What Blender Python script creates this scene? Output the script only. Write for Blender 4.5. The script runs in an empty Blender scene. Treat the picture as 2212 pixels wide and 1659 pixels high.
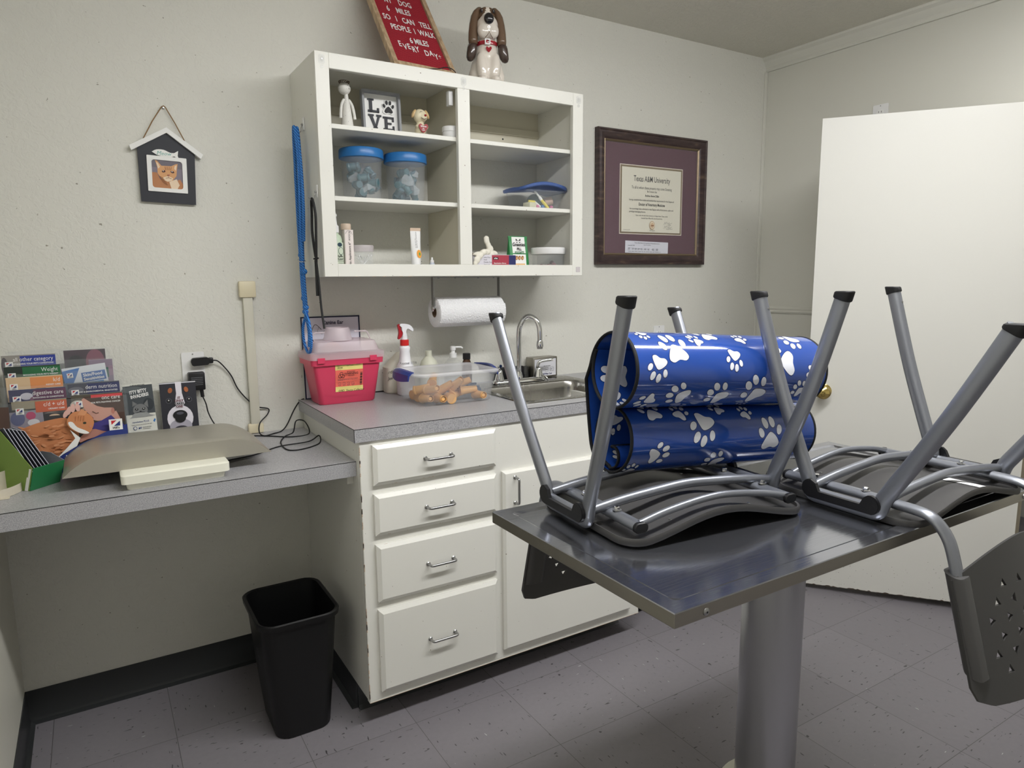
import bpy, bmesh, math, random
from mathutils import Vector as V, Matrix as MX
from mathutils.geometry import delaunay_2d_cdt
PI=math.pi; S=bpy.context.scene; COL=S.collection
random.seed(7)
# ---------------------------------------------------------------- camera
cam=bpy.data.cameras.new('camera'); camo=bpy.data.objects.new('camera',cam); COL.objects.link(camo)
cam.sensor_width=36; cam.lens=1483.2444/2212*36; cam.clip_start=.02
yaw,pit,rol=.5485,-.1499,-.0089
fw=V((math.sin(yaw)*math.cos(pit),math.cos(yaw)*math.cos(pit),math.sin(pit))); rt=V((math.cos(yaw),-math.sin(yaw),0)); up=rt.cross(fw)
r2=rt*math.cos(rol)+up*math.sin(rol); u2=-rt*math.sin(rol)+up*math.cos(rol)
mm=MX((r2,u2,-fw)).transposed().to_4x4(); mm.translation=V((-.6394,-2.5216,1.3847)); camo.matrix_world=mm
S.camera=camo
# ---------------------------------------------------------------- world, exposure
w=bpy.data.worlds.new('world'); S.world=w; w.use_nodes=True
w.node_tree.nodes['Background'].inputs[0].default_value=(.8,.85,.9,1); w.node_tree.nodes['Background'].inputs[1].default_value=.3
S.view_settings.view_transform='Standard'; S.view_settings.look='None'; S.view_settings.gamma=1; S.view_settings.exposure=0.0
LAMP=42        # emission of the ceiling fixture lenses
# room size
XL,XR,YF,H=-.9175,2.4786,-4.0,2.5079
ZC,ZD,ZT=.9597,.8556,.903      # counter, desk, exam table tops
# ---------------------------------------------------------------- materials
def hexc(r,g,b): return tuple((c/255/12.92 if c/255<=.04045 else ((c/255+.055)/1.055)**2.4) for c in (r,g,b))+(1,)
MATS={}
def mat(name,rgb,rough=.5,metal=0,spec=.5,alpha=1,trans=0,ior=1.45,emit=0,coat=0):
    if name in MATS: return MATS[name]
    m=bpy.data.materials.new(name); m.use_nodes=True; b=m.node_tree.nodes['Principled BSDF']
    c=hexc(*rgb); b.inputs['Base Color'].default_value=c; b.inputs['Roughness'].default_value=rough; b.inputs['Metallic'].default_value=metal
    b.inputs['Specular IOR Level'].default_value=spec; b.inputs['Alpha'].default_value=alpha; b.inputs['Transmission Weight'].default_value=trans; b.inputs['IOR'].default_value=ior
    b.inputs['Coat Weight'].default_value=coat
    if emit: b.inputs['Emission Color'].default_value=c; b.inputs['Emission Strength'].default_value=emit
    m.diffuse_color=c; MATS[name]=m; return m
def N(m,t,**k):
    n=m.node_tree.nodes.new(t)
    for a,v in k.items(): setattr(n,a,v)
    return n
def L(m,a,b): m.node_tree.links.new(a,b)
def bsdf(m): return m.node_tree.nodes['Principled BSDF']
def tex(m,kind,scale,detail=2,vec=None,**k):
    n=N(m,kind,**k); n.inputs['Scale'].default_value=scale
    if 'Detail' in n.inputs: n.inputs['Detail'].default_value=detail
    if vec is None:
        c=N(m,'ShaderNodeTexCoord'); vec=c.outputs['Object']
    L(m,vec,n.inputs['Vector']); return n
def mapping(m,scale=(1,1,1),rot=(0,0,0)):
    c=N(m,'ShaderNodeTexCoord'); p=N(m,'ShaderNodeMapping'); p.inputs['Scale'].default_value=scale; p.inputs['Rotation'].default_value=rot
    L(m,c.outputs['Object'],p.inputs['Vector']); return p.outputs['Vector']
def ramp(m,fac,stops):
    r=N(m,'ShaderNodeValToRGB'); e=r.color_ramp.elements
    while len(e)<len(stops): e.new(.5)
    for i,(p,c) in enumerate(stops): e[i].position=p; e[i].color=c if len(c)==4 else hexc(*c)
    L(m,fac,r.inputs['Fac']); return r.outputs['Color']
def mixc(m,fac,a,b):
    n=N(m,'ShaderNodeMix',data_type='RGBA')
    for s,v in ((0,fac),(6,a),(7,b)):
        if hasattr(v,'node'): L(m,v,n.inputs[s])
        else: n.inputs[s].default_value=v
    return n.outputs[2]
def math_(m,op,a,b=None):
    n=N(m,'ShaderNodeMath',operation=op)
    for i,v in enumerate((a,b)):
        if v is None: continue
        if hasattr(v,'node'): L(m,v,n.inputs[i])
        else: n.inputs[i].default_value=v
    return n.outputs[0]
def bump(m,h,strength=.3,dist=.002):
    b=N(m,'ShaderNodeBump'); b.inputs['Strength'].default_value=strength; b.inputs['Distance'].default_value=dist
    L(m,h,b.inputs['Height']); L(m,b.outputs[0],bsdf(m).inputs['Normal'])
W1=(1,1,1,1); K1=(0,0,0,1)
def plaster(name,rgb,st,dist,specks=True,rough=.55):
    m=mat(name,rgb,rough)
    n=tex(m,'ShaderNodeTexNoise',50,5); n.inputs['Roughness'].default_value=.55; n.inputs['Distortion'].default_value=1.1
    h=ramp(m,n.outputs['Fac'],[(.46,K1),(.56,W1)])
    n2=tex(m,'ShaderNodeTexNoise',160,2); hs=math_(m,'ADD',math_(m,'MULTIPLY',h,1.0),math_(m,'MULTIPLY',n2.outputs['Fac'],.35))
    bump(m,hs,st,dist)
    if specks:
        s=tex(m,'ShaderNodeTexNoise',75,3); big=tex(m,'ShaderNodeTexNoise',2.2,2)
        f=ramp(m,s.outputs['Fac'],[(.735,K1),(.755,W1)])
        L(m,mixc(m,f,hexc(*rgb),hexc(150,146,134)),bsdf(m).inputs['Base Color'])
    return m
WALL=plaster('painted_textured_plaster',(217,216,208),.34,.002)
CEIL=plaster('painted_ceiling_texture',(222,219,208),.6,.003,False)
WALLR=mat('smooth_wall_paint',(214,213,204),.5)
WALLL=mat('left_wall_paint',(222,220,207),.4)
def floor_mat():
    m=mat('vinyl_floor_tiles',(118,115,118),.38)
    c=N(m,'ShaderNodeTexCoord'); sp=N(m,'ShaderNodeSeparateXYZ'); L(m,c.outputs['Object'],sp.inputs[0])
    T=.327; ox,oy=-.04,-.62
    def cell(o,off): return math_(m,'DIVIDE',math_(m,'SUBTRACT',o,off),T)
    cx=cell(sp.outputs[0],ox); cy=cell(sp.outputs[1],oy)
    fx=math_(m,'FRACT',cx); fy=math_(m,'FRACT',cy)
    def edge(f): return math_(m,'MINIMUM',f,math_(m,'SUBTRACT',1.0,f))
    e=math_(m,'MINIMUM',edge(fx),edge(fy)); line=math_(m,'LESS_THAN',e,.0028)
    par=math_(m,'MODULO',math_(m,'ABSOLUTE',math_(m,'ADD',math_(m,'FLOOR',cx),math_(m,'FLOOR',cy))),2.0)
    cellid=N(m,'ShaderNodeTexWhiteNoise',noise_dimensions='2D'); cv=N(m,'ShaderNodeCombineXYZ'); L(m,math_(m,'FLOOR',cx),cv.inputs[0]); L(m,math_(m,'FLOOR',cy),cv.inputs[1]); L(m,cv.outputs[0],cellid.inputs['Vector'])
    def streak(sx,sy,seed,lo,hi):
        mp=N(m,'ShaderNodeMapping'); mp.inputs['Scale'].default_value=(sx,sy,1); mp.inputs['Location'].default_value=(seed,seed*1.7,0); L(m,c.outputs['Object'],mp.inputs['Vector'])
        n=N(m,'ShaderNodeTexNoise'); n.inputs['Scale'].default_value=1; n.inputs['Detail'].default_value=1.5; L(m,mp.outputs[0],n.inputs['Vector'])
        return ramp(m,n.outputs['Fac'],[(lo,K1),(hi,W1)])
    dk=mixc(m,par,streak(28,120,1,.69,.72),streak(120,28,5,.69,.72))
    lt=mixc(m,par,streak(30,130,9,.765,.785),streak(130,30,13,.765,.785))
    dk2=streak(40,46,21,.735,.76)
    tone=mixc(m,cellid.outputs['Value'],hexc(124,120,125),hexc(133,129,134))
    cl=tex(m,'ShaderNodeTexNoise',60,3); tone=mixc(m,math_(m,'MULTIPLY',cl.outputs['Fac'],.35),tone,hexc(108,105,109))
    base=mixc(m,dk,tone,hexc(68,66,69)); base=mixc(m,dk2,base,hexc(64,61,63)); base=mixc(m,lt,base,hexc(185,184,184)); base=mixc(m,line,base,hexc(86,83,84))
    L(m,base,bsdf(m).inputs['Base Color'])
    bump(m,math_(m,'SUBTRACT',1.0,line),.3,.0008)
    return m
FLOOR=floor_mat()
def laminate():
    m=mat('speckled_grey_laminate',(150,150,154),.33)
    n=tex(m,'ShaderNodeTexNoise',430,2); n.inputs['Roughness'].default_value=.7
    L(m,ramp(m,n.outputs['Fac'],[(.3,(122,122,126)),(.45,(156,156,159)),(.58,(171,170,173)),(.7,(194,194,197))]),bsdf(m).inputs['Base Color']); return m
LAM=laminate()
def cabpaint(name,rgb):
    m=mat(name,rgb,.32)
    n=tex(m,'ShaderNodeTexNoise',1,3,vec=mapping(m,(3,3,70))); n2=tex(m,'ShaderNodeTexNoise',90,2)
    f=ramp(m,n2.outputs['Fac'],[(.755,K1),(.775,W1)])
    L(m,mixc(m,f,hexc(*rgb),hexc(128,112,96)),bsdf(m).inputs['Base Color'])
    bump(m,n.outputs['Fac'],.25,.0006); return m
CAB=cabpaint('cream_cabinet_paint',(226,225,218)); CABIN=mat('cabinet_inside_paint',(205,200,182),.5)
EDGEWOOD=mat('chipped_paint_edge',(190,168,146),.6)
def steel(name,rgb,rough,sc=(4,140,140),st=.12,amp=.22):
    m=mat(name,rgb,rough,1)
    n=tex(m,'ShaderNodeTexNoise',1,3,vec=mapping(m,sc)); r=math_(m,'ADD',math_(m,'MULTIPLY',n.outputs['Fac'],amp),rough-.1); L(m,r,bsdf(m).inputs['Roughness'])
    bump(m,n.outputs['Fac'],st,.0006); return m
STEEL=steel('scratched_stainless_steel',(160,162,170),.15,(12,360,360),.035,.2); bsdf(STEEL).inputs['Metallic'].default_value=.93; STEELE=steel('brushed_steel_edge',(158,154,145),.34); STEELC=steel('brushed_steel_column',(178,179,183),.32,(60,60,2.5),.1)
SINK=steel('sink_steel',(156,154,149),.24,(60,60,4),.05)
CHROME=mat('chrome',(225,226,228),.07,1); NICKEL=mat('brushed_nickel',(165,165,165),.28,1)
TUBE=mat('silver_grey_powder_coat',(140,143,151),.34,.7); PLAS=mat('charcoal_chair_plastic',(64,63,63),.42); BLK=mat('black_plastic',(22,22,25),.38); RUB=mat('black_rubber',(20,20,22),.6)
GREYLIP=mat('grey_plastic_lip',(100,99,99),.4)
COVE=mat('dark_vinyl_cove',(48,50,51),.4)
BIN=mat('black_bin_plastic',(12,12,13),.42)
BLUEV=mat('glossy_blue_vinyl',(34,70,150),.12,0,.6,coat=.6); PAWW=mat('printed_white_paw',(226,228,236),.2,0,.5,coat=.5); PAWD=mat('printed_paw_outline',(16,30,82),.2,coat=.4); BIND=mat('black_binding_tape',(14,15,18),.75)
WHT=mat('white_plastic',(232,232,232),.35); WHTM=mat('matte_white',(238,238,236),.7); IVORY=mat('ivory_plastic',(232,231,216),.35); RACE=mat('beige_raceway',(206,203,188),.45); RACET=mat('almond_box',(222,212,182),.4)
DOORP=mat('door_paint',(212,211,205),.38); DKWOOD=mat('worn_door_bottom',(70,58,46),.8)
def paper(name,r,g,b,rough=.55): return mat('ink_'+name,(r,g,b),rough)
P_W=paper('white',236,236,234); P_K=paper('black',24,24,26); P_CR=paper('cream',224,220,204); P_DG=paper('dark_grey',60,60,66)
BRASS=mat('polished_brass',(214,190,120),.18,1)
def glass(name,rgb,alpha,rough=.08): return mat(name,rgb,rough,0,.6,alpha=alpha)
ACR=glass('clear_acrylic',(215,222,226),.055,.04); CLR=glass('clear_plastic',(225,230,234),.085,.08); FROST=glass('frosted_plastic',(226,218,222),.45,.3)
# ---------------------------------------------------------------- mesh builder
def loc(*a): return MX.Translation(V(a))
def rz(a): return MX.Rotation(a,4,'Z')
def rx(a): return MX.Rotation(a,4,'X')
def ry(a): return MX.Rotation(a,4,'Y')
def frame(o,x,y):
    x=V(x).normalized(); y=V(y); z=x.cross(y).normalized(); y=z.cross(x); m=MX((x,y,z)).transposed().to_4x4(); m.translation=V(o); return m
def fpath(pts,n=8,closed=False):
    P=[V(p) for p in pts]; out=[]; k=len(P)
    for i in range(k if closed else k-1):
        if closed: a,b,c,d=P[i-1],P[i],P[(i+1)%k],P[(i+2)%k]
        else: a,b,c,d=P[max(i-1,0)],P[i],P[i+1],P[min(i+2,k-1)]
        for j in range(n):
            t=j/n; out.append(.5*((2*b)+(c-a)*t+(2*a-5*b+4*c-d)*t*t+(3*b-a-3*c+d)*t**3))
    if not closed: out.append(P[-1])
    return out
def bendpath(pts,r,n=6):
    P=[V(p) for p in pts]; out=[P[0]]
    for i in range(1,len(P)-1):
        a,b,c=P[i-1],P[i],P[i+1]; rr=min(r,(a-b).length*.49,(c-b).length*.49); p0=b+(a-b).normalized()*rr; p1=b+(c-b).normalized()*rr
        for j in range(n+1):
            t=j/n; out.append(p0*(1-t)**2+b*2*t*(1-t)+p1*t*t)
    out.append(P[-1]); return out
def rrect(w,h,r,n=5):
    o=[]
    for sx,sy,a0 in ((1,1,0),(-1,1,90),(-1,-1,180),(1,-1,270)):
        for j in range(n+1):
            a=math.radians(a0+90*j/n); o.append((sx*(w/2-r)+r*math.cos(a),sy*(h/2-r)+r*math.sin(a)))
    return o
def ell(w,h,n=24,cx=0,cy=0,rot=0):
    o=[]
    for i in range(n):
        a=2*PI*i/n; x,y=w/2*math.cos(a),h/2*math.sin(a); o.append((cx+x*math.cos(rot)-y*math.sin(rot),cy+x*math.sin(rot)+y*math.cos(rot)))
    return o
def dens(poly,d):
    o=[]
    for i,p in enumerate(poly):
        q=poly[(i+1)%len(poly)]; k=max(1,int(math.hypot(q[0]-p[0],q[1]-p[1])/d)); o+=[(p[0]+(q[0]-p[0])*j/k,p[1]+(q[1]-p[1])*j/k) for j in range(k)]
    return o
class MB:
    def __init__(s): s.bm=bmesh.new(); s.mats=[]; s.T=MX.Identity(4)
    def mi(s,m):
        if m not in s.mats: s.mats.append(m)
        return s.mats.index(m)
    def mesh(s,verts,faces,m,T=None,mis=None):
        T=s.T@T if T is not None else s.T; i=s.mi(m)
        vs=[s.bm.verts.new(T@V(v)) for v in verts]
        for k,f in enumerate(faces):
            try: fc=s.bm.faces.new([vs[j] for j in f]); fc.material_index=i if mis is None else mis[k]
            except ValueError: pass
        return s
    def merge(s,b,m,T=None):
        b.verts.index_update(); s.mesh([v.co.copy() for v in b.verts],[[v.index for v in f.verts] for f in b.faces],m,T); b.free(); return s
    def box(s,x0,x1,y0,y1,z0,z1,m,bev=0,seg=2,T=None):
        b=bmesh.new(); bmesh.ops.create_cube(b,size=1)
        for v in b.verts: v.co=V(((x0+x1)/2+v.co.x*(x1-x0),(y0+y1)/2+v.co.y*(y1-y0),(z0+z1)/2+v.co.z*(z1-z0)))
        if bev: bmesh.ops.bevel(b,geom=b.edges[:],offset=bev,segments=seg,affect='EDGES',profile=.5,clamp_overlap=True)
        return s.merge(b,m,T)
    def loft(s,loops,m,cap0=True,cap1=True,T=None,closed=False):
        n=len(loops[0]); vs=[p for l in loops for p in l]; f=[]; k=len(loops)
        for i in range(k if closed else k-1):
            a,b=i*n,((i+1)%k)*n
            for j in range(n): f.append((a+j,a+(j+1)%n,b+(j+1)%n,b+j))
        if not closed:
            if cap0: f.append(tuple(reversed(range(n))))
            if cap1: f.append(tuple(range((k-1)*n,k*n)))
        return s.mesh(vs,f,m,T)
    def stack(s,secs,m,cap0=True,cap1=True,T=None):     # secs: (z, w, h, r[, cx, cy])
        return s.loft([[(x+(q[4] if len(q)>4 else 0),y+(q[5] if len(q)>5 else 0),q[0]) for x,y in rrect(q[1],q[2],min(q[3],q[1]/2.01,q[2]/2.01))] for q in secs],m,cap0,cap1,T)
    def lathe(s,prof,m,n=28,cap0=True,cap1=True,T=None):
        return s.loft([[(r*math.cos(2*PI*i/n),r*math.sin(2*PI*i/n),z) for i in range(n)] for r,z in prof],m,cap0,cap1,T)
    def tube(s,path,ra,m,rb=None,ref=(0,0,1),n=12,cap=True,closed=False,T=None):
        P=[V(p) for p in path]; loops=[]; rb=rb or ra; prev=None
        for i,p in enumerate(P):
            if closed: t=(P[(i+1)%len(P)]-P[i-1]).normalized()
            else: t=(P[min(i+1,len(P)-1)]-P[max(i-1,0)]).normalized()
            if prev is None:
                a=V(ref)-t*V(ref).dot(t)
                if a.length<1e-4: a=t.orthogonal()
            else: a=prev-t*prev.dot(t)
            a.normalize(); prev=a; b=t.cross(a); f=ra(i/(len(P)-1)) if callable(ra) else 1
            A,B=(f,f) if callable(ra) else (ra,rb)
            loops.append([p+a*A*math.cos(2*PI*j/n)+b*B*math.sin(2*PI*j/n) for j in range(n)])
        return s.loft(loops,m,cap,cap,T,closed)
    def prism(s,poly,z0,z1,m,T=None):
        return s.loft([[(x,y,z0) for x,y in poly],[(x,y,z1) for x,y in poly]],m,True,True,T)
    def ball(s,c,r,m,T=None,seg=20,rot=None):
        b=bmesh.new(); bmesh.ops.create_uvsphere(b,u_segments=seg,v_segments=seg//2+2,radius=1)
        M=loc(*c)@(rot or MX.Identity(4))@MX.Diagonal(V((*(r if hasattr(r,'__len__') else (r,r,r)),1)))
        for v in b.verts: v.co=M@v.co
        return s.merge(b,m,T)
def build(name,mb,parent=None,smooth=True,ang=35,recalc=True,**tags):
    if recalc: bmesh.ops.recalc_face_normals(mb.bm,faces=mb.bm.faces[:])
    me=bpy.data.meshes.new(name); c=V((0,0,0))
    if parent is not None:
        I=WM(parent).inverted()
        mb.bm.transform(I)
    elif tags.pop('origin',True):
        vs=mb.bm.verts; n=max(len(vs),1)
        c=V((sum(v.co.x for v in vs)/n,sum(v.co.y for v in vs)/n,min(v.co.z for v in vs))); mb.bm.transform(MX.Translation(-c))
    mb.bm.to_mesh(me); mb.bm.free()
    for m in mb.mats: me.materials.append(m)
    o=bpy.data.objects.new(name,me); COL.objects.link(o)
    if parent is not None: o.parent=parent
    else: o.location=c
    if smooth:
        for p in me.polygons: p.use_smooth=True
        me.set_sharp_from_angle(angle=math.radians(ang))
    tag(o,**tags); return o
def WM(o):
    m=MX.LocRotScale(o.location,o.rotation_euler,o.scale)
    return WM(o.parent)@m if o.parent else m
def tag(o,label=None,cat=None,group=None,kind=None):
    if label: o['label']=label
    if cat: o['category']=cat
    if group: o['group']=group
    if kind: o['kind']=kind
    return o
def thing(name,label,cat,at=(0,0,0),rot=(0,0,0),group=None):
    o=bpy.data.objects.new(name,None); COL.objects.link(o); o.location=at; o.rotation_euler=rot; o.empty_display_size=.05
    return tag(o,label,cat,group)
def copytree(o,parent=None):
    c=o.copy(); COL.objects.link(c); c.parent=parent
    for ch in [q for q in bpy.data.objects if q.parent==o]: copytree(ch,c)
    return c
def struct(name,mb,**k): return build(name,mb,kind='structure',**k)
DG=None
def evalmesh(o):
    dg=bpy.context.evaluated_depsgraph_get(); dg.update(); e=o.evaluated_get(dg); me=bpy.data.meshes.new_from_object(e); return me
TXT={}
def textmesh(t,bold=0,serif=0,align='CENTER',lw=0):
    k=(t,bold,align,lw)
    if k in TXT: return TXT[k]
    c=bpy.data.curves.new('t','FONT'); c.body=t; c.size=1; c.resolution_u=2; c.offset=bold; c.align_x=align; c.fill_mode='FRONT'
    if lw: c.space_line=lw
    o=bpy.data.objects.new('t',c); COL.objects.link(o); me=evalmesh(o)
    r=([v.co.copy() for v in me.vertices],[tuple(p.vertices) for p in me.polygons])
    bpy.data.objects.remove(o); bpy.data.curves.remove(c); bpy.data.meshes.remove(me); TXT[k]=r; return r
def blob(parts,voxel,smooth=4):       # union of balls / tubes -> one continuous surface
    m=MB(); parts(m); me=bpy.data.meshes.new('b'); m.bm.to_mesh(me); m.bm.free(); o=bpy.data.objects.new('b',me); COL.objects.link(o)
    r=o.modifiers.new('r','REMESH'); r.mode='VOXEL'; r.voxel_size=voxel
    s=o.modifiers.new('s','SMOOTH'); s.iterations=smooth; s.factor=.5
    e=evalmesh(o); out=([v.co.copy() for v in e.vertices],[tuple(p.vertices) for p in e.polygons])
    bpy.data.objects.remove(o); bpy.data.meshes.remove(me); bpy.data.meshes.remove(e); return out
class Print:                      # flat artwork: layered shapes on one sheet, all in one mesh
    def __init__(s,mb,T,step=.00012): s.mb=mb; s.T=T; s.z=step; s.step=step
    def up(s): s.z+=s.step
    def poly(s,pts,m): s.mb.mesh([(x,y,s.z) for x,y in pts],[tuple(range(len(pts)))],m,s.T); s.up(); return s
    def rect(s,x0,y0,x1,y1,m): return s.poly([(x0,y0),(x1,y0),(x1,y1),(x0,y1)],m)
    def ell(s,cx,cy,w,h,m,rot=0): return s.poly(ell(w,h,20,cx,cy,rot),m)
    def text(s,t,x,y,size,m,align='CENTER',bold=0,sx=1,rot=0,shear=0):
        vs,fs=textmesh(t,bold,0,align); c,sn=math.cos(rot),math.sin(rot)
        def f(v):
            a,b=(v.x+v.y*shear)*size*sx,v.y*size; return (x+a*c-b*sn,y+a*sn+b*c,s.z)
        s.mb.mesh([f(v) for v in vs],fs,m,s.T); s.up(); return s
    def line(s,pts,wd,m):
        P=[V((*p,0)) for p in pts]; a=[];b=[]
        for i,p in enumerate(P):
            t=(P[min(i+1,len(P)-1)]-P[max(i-1,0)]).normalized(); n=V((-t.y,t.x,0))*wd/2; a.append(p+n); b.append(p-n)
        n=len(P); s.mb.mesh([(q.x,q.y,s.z) for q in a+b],[(i,i+1,n+i+1,n+i) for i in range(n-1)],m,s.T); s.up(); return s
    def lines(s,x0,x1,y,n,dy,wd,m,seed=1,al='l'):       # rows of small print too fine to read
        rr=random.Random(seed)
        for k in range(n):
            x=x0; xe=x1-(x1-x0)*rr.random()*.3*(k==n-1)
            while x<xe:
                wl=(x1-x0)*(.04+.07*rr.random()); x2=min(x+wl,xe); s.mb.mesh([(x,y,s.z),(x2,y,s.z),(x2,y+wd,s.z),(x,y+wd,s.z)],[(0,1,2,3)],m,s.T); x=x2+(x1-x0)*.018
            y-=dy
        s.up(); return s
def paw(cx,cy,sz,rot=0):              # heel pad outline + four toes (unit about sz)
    heel=[(0,-.02),(.16,-.12),(.3,-.3),(.33,-.44),(.2,-.52),(0,-.47),(-.2,-.52),(-.33,-.44),(-.3,-.3),(-.16,-.12)]
    H=[(p.x,p.y) for p in fpath([(x,y,0) for x,y in heel],3,True)]
    toes=[ell(.2,.3,16,-.36,.0,.35),ell(.22,.34,16,-.14,.26,.1),ell(.22,.34,16,.14,.26,-.1),ell(.2,.3,16,.36,.0,-.35)]
    c,s=math.cos(rot),math.sin(rot)
    return [[(cx+sz*(x*c-y*s),cy+sz*(x*s+y*c)) for x,y in q] for q in [H]+toes]
# ================================================================ ROOM SHELL
m=MB(); m.box(XL-.1,XR+1.5,YF-.1,.1,-.05,0,FLOOR); struct('floor',m,smooth=False)
m=MB(); m.box(XL-.1,XR+1.5,YF-.1,.1,H,H+.05,CEIL); struct('ceiling',m,smooth=False)
m=MB(); m.box(XL-.1,XR+.1,0,.1,0,H,WALL); struct('wall_back',m,smooth=False)
m=MB(); m.box(XL-.1,XL,YF,0,0,H,WALLL); struct('wall_left',m,smooth=False)
m=MB(); m.box(XL-.1,XR+.1,YF-.1,YF,0,H,WALL); struct('wall_front',m,smooth=False)
DY0,DY1,DZ=-1.276,-2.09,2.06
m=MB(); m.box(XR,XR+.1,DY0,0,0,H,WALLR); m.box(XR,XR+.1,YF,DY1,0,H,WALLR); m.box(XR,XR+.1,DY1,DY0,DZ,H,WALLR); struct('wall_right',m,smooth=False)
m=MB(); m.box(XR+1.4,XR+1.5,YF,.1,0,H,WALLR); m.box(XR+.1,XR+1.4,0,.1,0,H,WALLR); m.box(XR+.1,XR+1.4,YF-.1,YF,0,H,WALLR); struct('wall_hall',m,smooth=False)
# cove baseboards
def cove(pts,name,h=.1085):
    m=MB()
    for (a,b,nx,ny) in pts:
        a,b,n=V((*a,0)),V((*b,0)),V((nx,ny,0)); pr=[(0,h),(.003,h),(.004,.02),(.008,.008),(.02,.003),(.02,0),(0,0)]
        m.loft([[p+n*d+V((0,0,z)) for d,z in pr] for p in (a,b)],COVE)
    return struct(name,m)
cove([((XL,0),(0,0),0,-1)],'baseboard_back'); cove([((XL,-3.9),(XL,-.002),1,0)],'baseboard_left')
cove([((1.76,0),(XR,0),0,-1),((XR,-1.21),(XR,-.002),-1,0)],'baseboard_right')
# crown, chair rail, corner bead
pr=[(0,0),(.012,0),(.016,.008),(.013,.02),(.024,.034),(.03,.046),(.042,.056),(.044,.066),(0,.066)]
m=MB(); m.loft([[V((XR-d,y,H-.066+z)) for d,z in pr] for y in (YF,0)],WALLR); struct('trim_1',m,ang=20)
pr=[(0,0),(.008,.002),(.012,.01),(.009,.017),(.013,.026),(.008,.034),(0,.036)]
m=MB(); m.loft([[V((XR-d,y,1.199+z)) for d,z in pr] for y in (DY0+.06,0)],WALLR); struct('trim_2',m,ang=20)
m=MB(); m.box(XR-.022,XR,-.006,0,0,H-.066,WALLR,.002); struct('trim_3',m)
# door casing (tan painted edge seen at the right border)
CAS=mat('tan_casing_paint',(190,180,156),.5)
m=MB()
for y0,y1 in ((DY0,DY0+.06),(DY1-.06,DY1)): m.box(XR-.014,XR,y0,y1,0,DZ+.06,CAS,.003)
m.box(XR-.014,XR,DY1,DY0,DZ,DZ+.06,CAS,.003); m.box(XR,XR+.1,DY0-.012,DY0,0,DZ,CAS); m.box(XR,XR+.1,DY1,DY1+.012,0,DZ,CAS); struct('trim_4',m)
# ---- ceiling fixtures
DIFF=mat('lit_fixture_lens',(255,255,250),.5,emit=LAMP); bsdf(DIFF).inputs['Emission Color'].default_value=(.995,.993,.99,1)
def fixture(cx,cy,ln,label):
    t=thing('ceiling_light',label,'ceiling light',(cx,cy,H-.09))
    m=MB(); m.box(cx-ln/2-.02,cx+ln/2+.02,cy-.1,cy+.1,H-.06,H-.0005,WHT,.006); build('housing',m,t)
    m=MB(); m.stack([(H-.095,ln-.02,.10,.01,cx,cy),(H-.085,ln,.15,.01,cx,cy),(H-.06,ln,.17,.01,cx,cy)],DIFF); build('diffuser',m,t)
fixture(.76,-1.8,2.42,'long white ceiling light fixture above the exam table')
# ---- open door leaf
DL=.794; da=V((1.988,-.681,0)); dd=V((.5888,-.8083,0))
T=frame(da,dd,(0,0,1))   # x along leaf, y up, z toward the camera side (-n)
dr=thing('door_1',None,None,da); dr['kind']='structure'
m=MB(); m.prism([(0,.02),(DL,.036),(DL,2.024),(0,2.028)],-.033,0,DOORP,T)
rr=random.Random(3); pts=[(0,.0205)]+[(DL*i/90,.021+.016*i/90+.002*rr.random()+.003*(rr.random()>.85)) for i in range(91)]+[(DL,.0365)]
m.prism(pts,0,.0006,DKWOOD,T)
for k in range(90):
    x=DL*rr.random(); y=.04+.16*rr.random()**2; m.prism(ell(.0012+.002*rr.random()**2,.0012+.0016*rr.random(),6,x,y),.0001,.0006,DKWOOD,T)
build('leaf',m,dr,smooth=False)
m=MB(); Tk=T@loc(.062,.901,0); m.lathe([(.033,0),(.033,.003),(.026,.007),(.013,.01),(.012,.026),(.022,.034),(.027,.045),(.026,.056),(.018,.063),(.004,.065)],BRASS,T=Tk); build('door_knob',m,dr,label='round brass door knob')
m=MB()
for z in (.25,1.05,1.85): m.tube([T@V((DL+.006,z-.045,-.018)),T@V((DL+.006,z+.045,-.018))],.006,NICKEL)
build('hinge',m,dr)
# ================================================================ BASE CABINET
YFc=-.6128
t=thing('base_cabinet','cream painted base cabinet with four drawers and a door under the sink counter','cabinet',(.55,-.3,0))
m=MB(); m.box(0,.018,YFc+.019,-.001,.0924,.919,CAB); m.box(1.082,1.10,YFc+.019,-.001,.0924,.919,CAB); m.box(0,1.10,YFc,YFc+.019,.0924,.919,CAB,.0015,1); m.box(.018,1.082,YFc+.019,-.001,.0924,.11,CAB); m.box(.018,1.082,-.012,-.001,.11,.919,CAB); m.box(0,1.10,YFc,YFc+.02,.0875,.0924,CAB)
rr=random.Random(5)
for k in range(46):      # chipped paint along the corner and bottom rail
    z=.1+.8*rr.random(); m.box(-.0006,.0018,YFc-.0006,YFc+.001,z,z+.004+.02*rr.random()**3,EDGEWOOD)
m.box(.0,1.10,YFc-.0004,YFc+.003,.0872,.0885,EDGEWOOD)
build('body',m,t)
m=MB(); m.box(.003,1.095,-.4822,-.002,.0005,.092,COVE,.002,1); pr=[(0,.09),(.003,.09),(.008,.012),(.02,.002),(.02,0),(0,0)]
m.loft([[V((x,-.4822-d,z)) for d,z in pr] for x in (.003,1.095)],COVE); m.loft([[V((.003-d,y,z)) for d,z in pr] for y in (-.4822,-.002)],COVE); build('toe_kick',m,t,label='dark vinyl covered toe kick')
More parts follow.
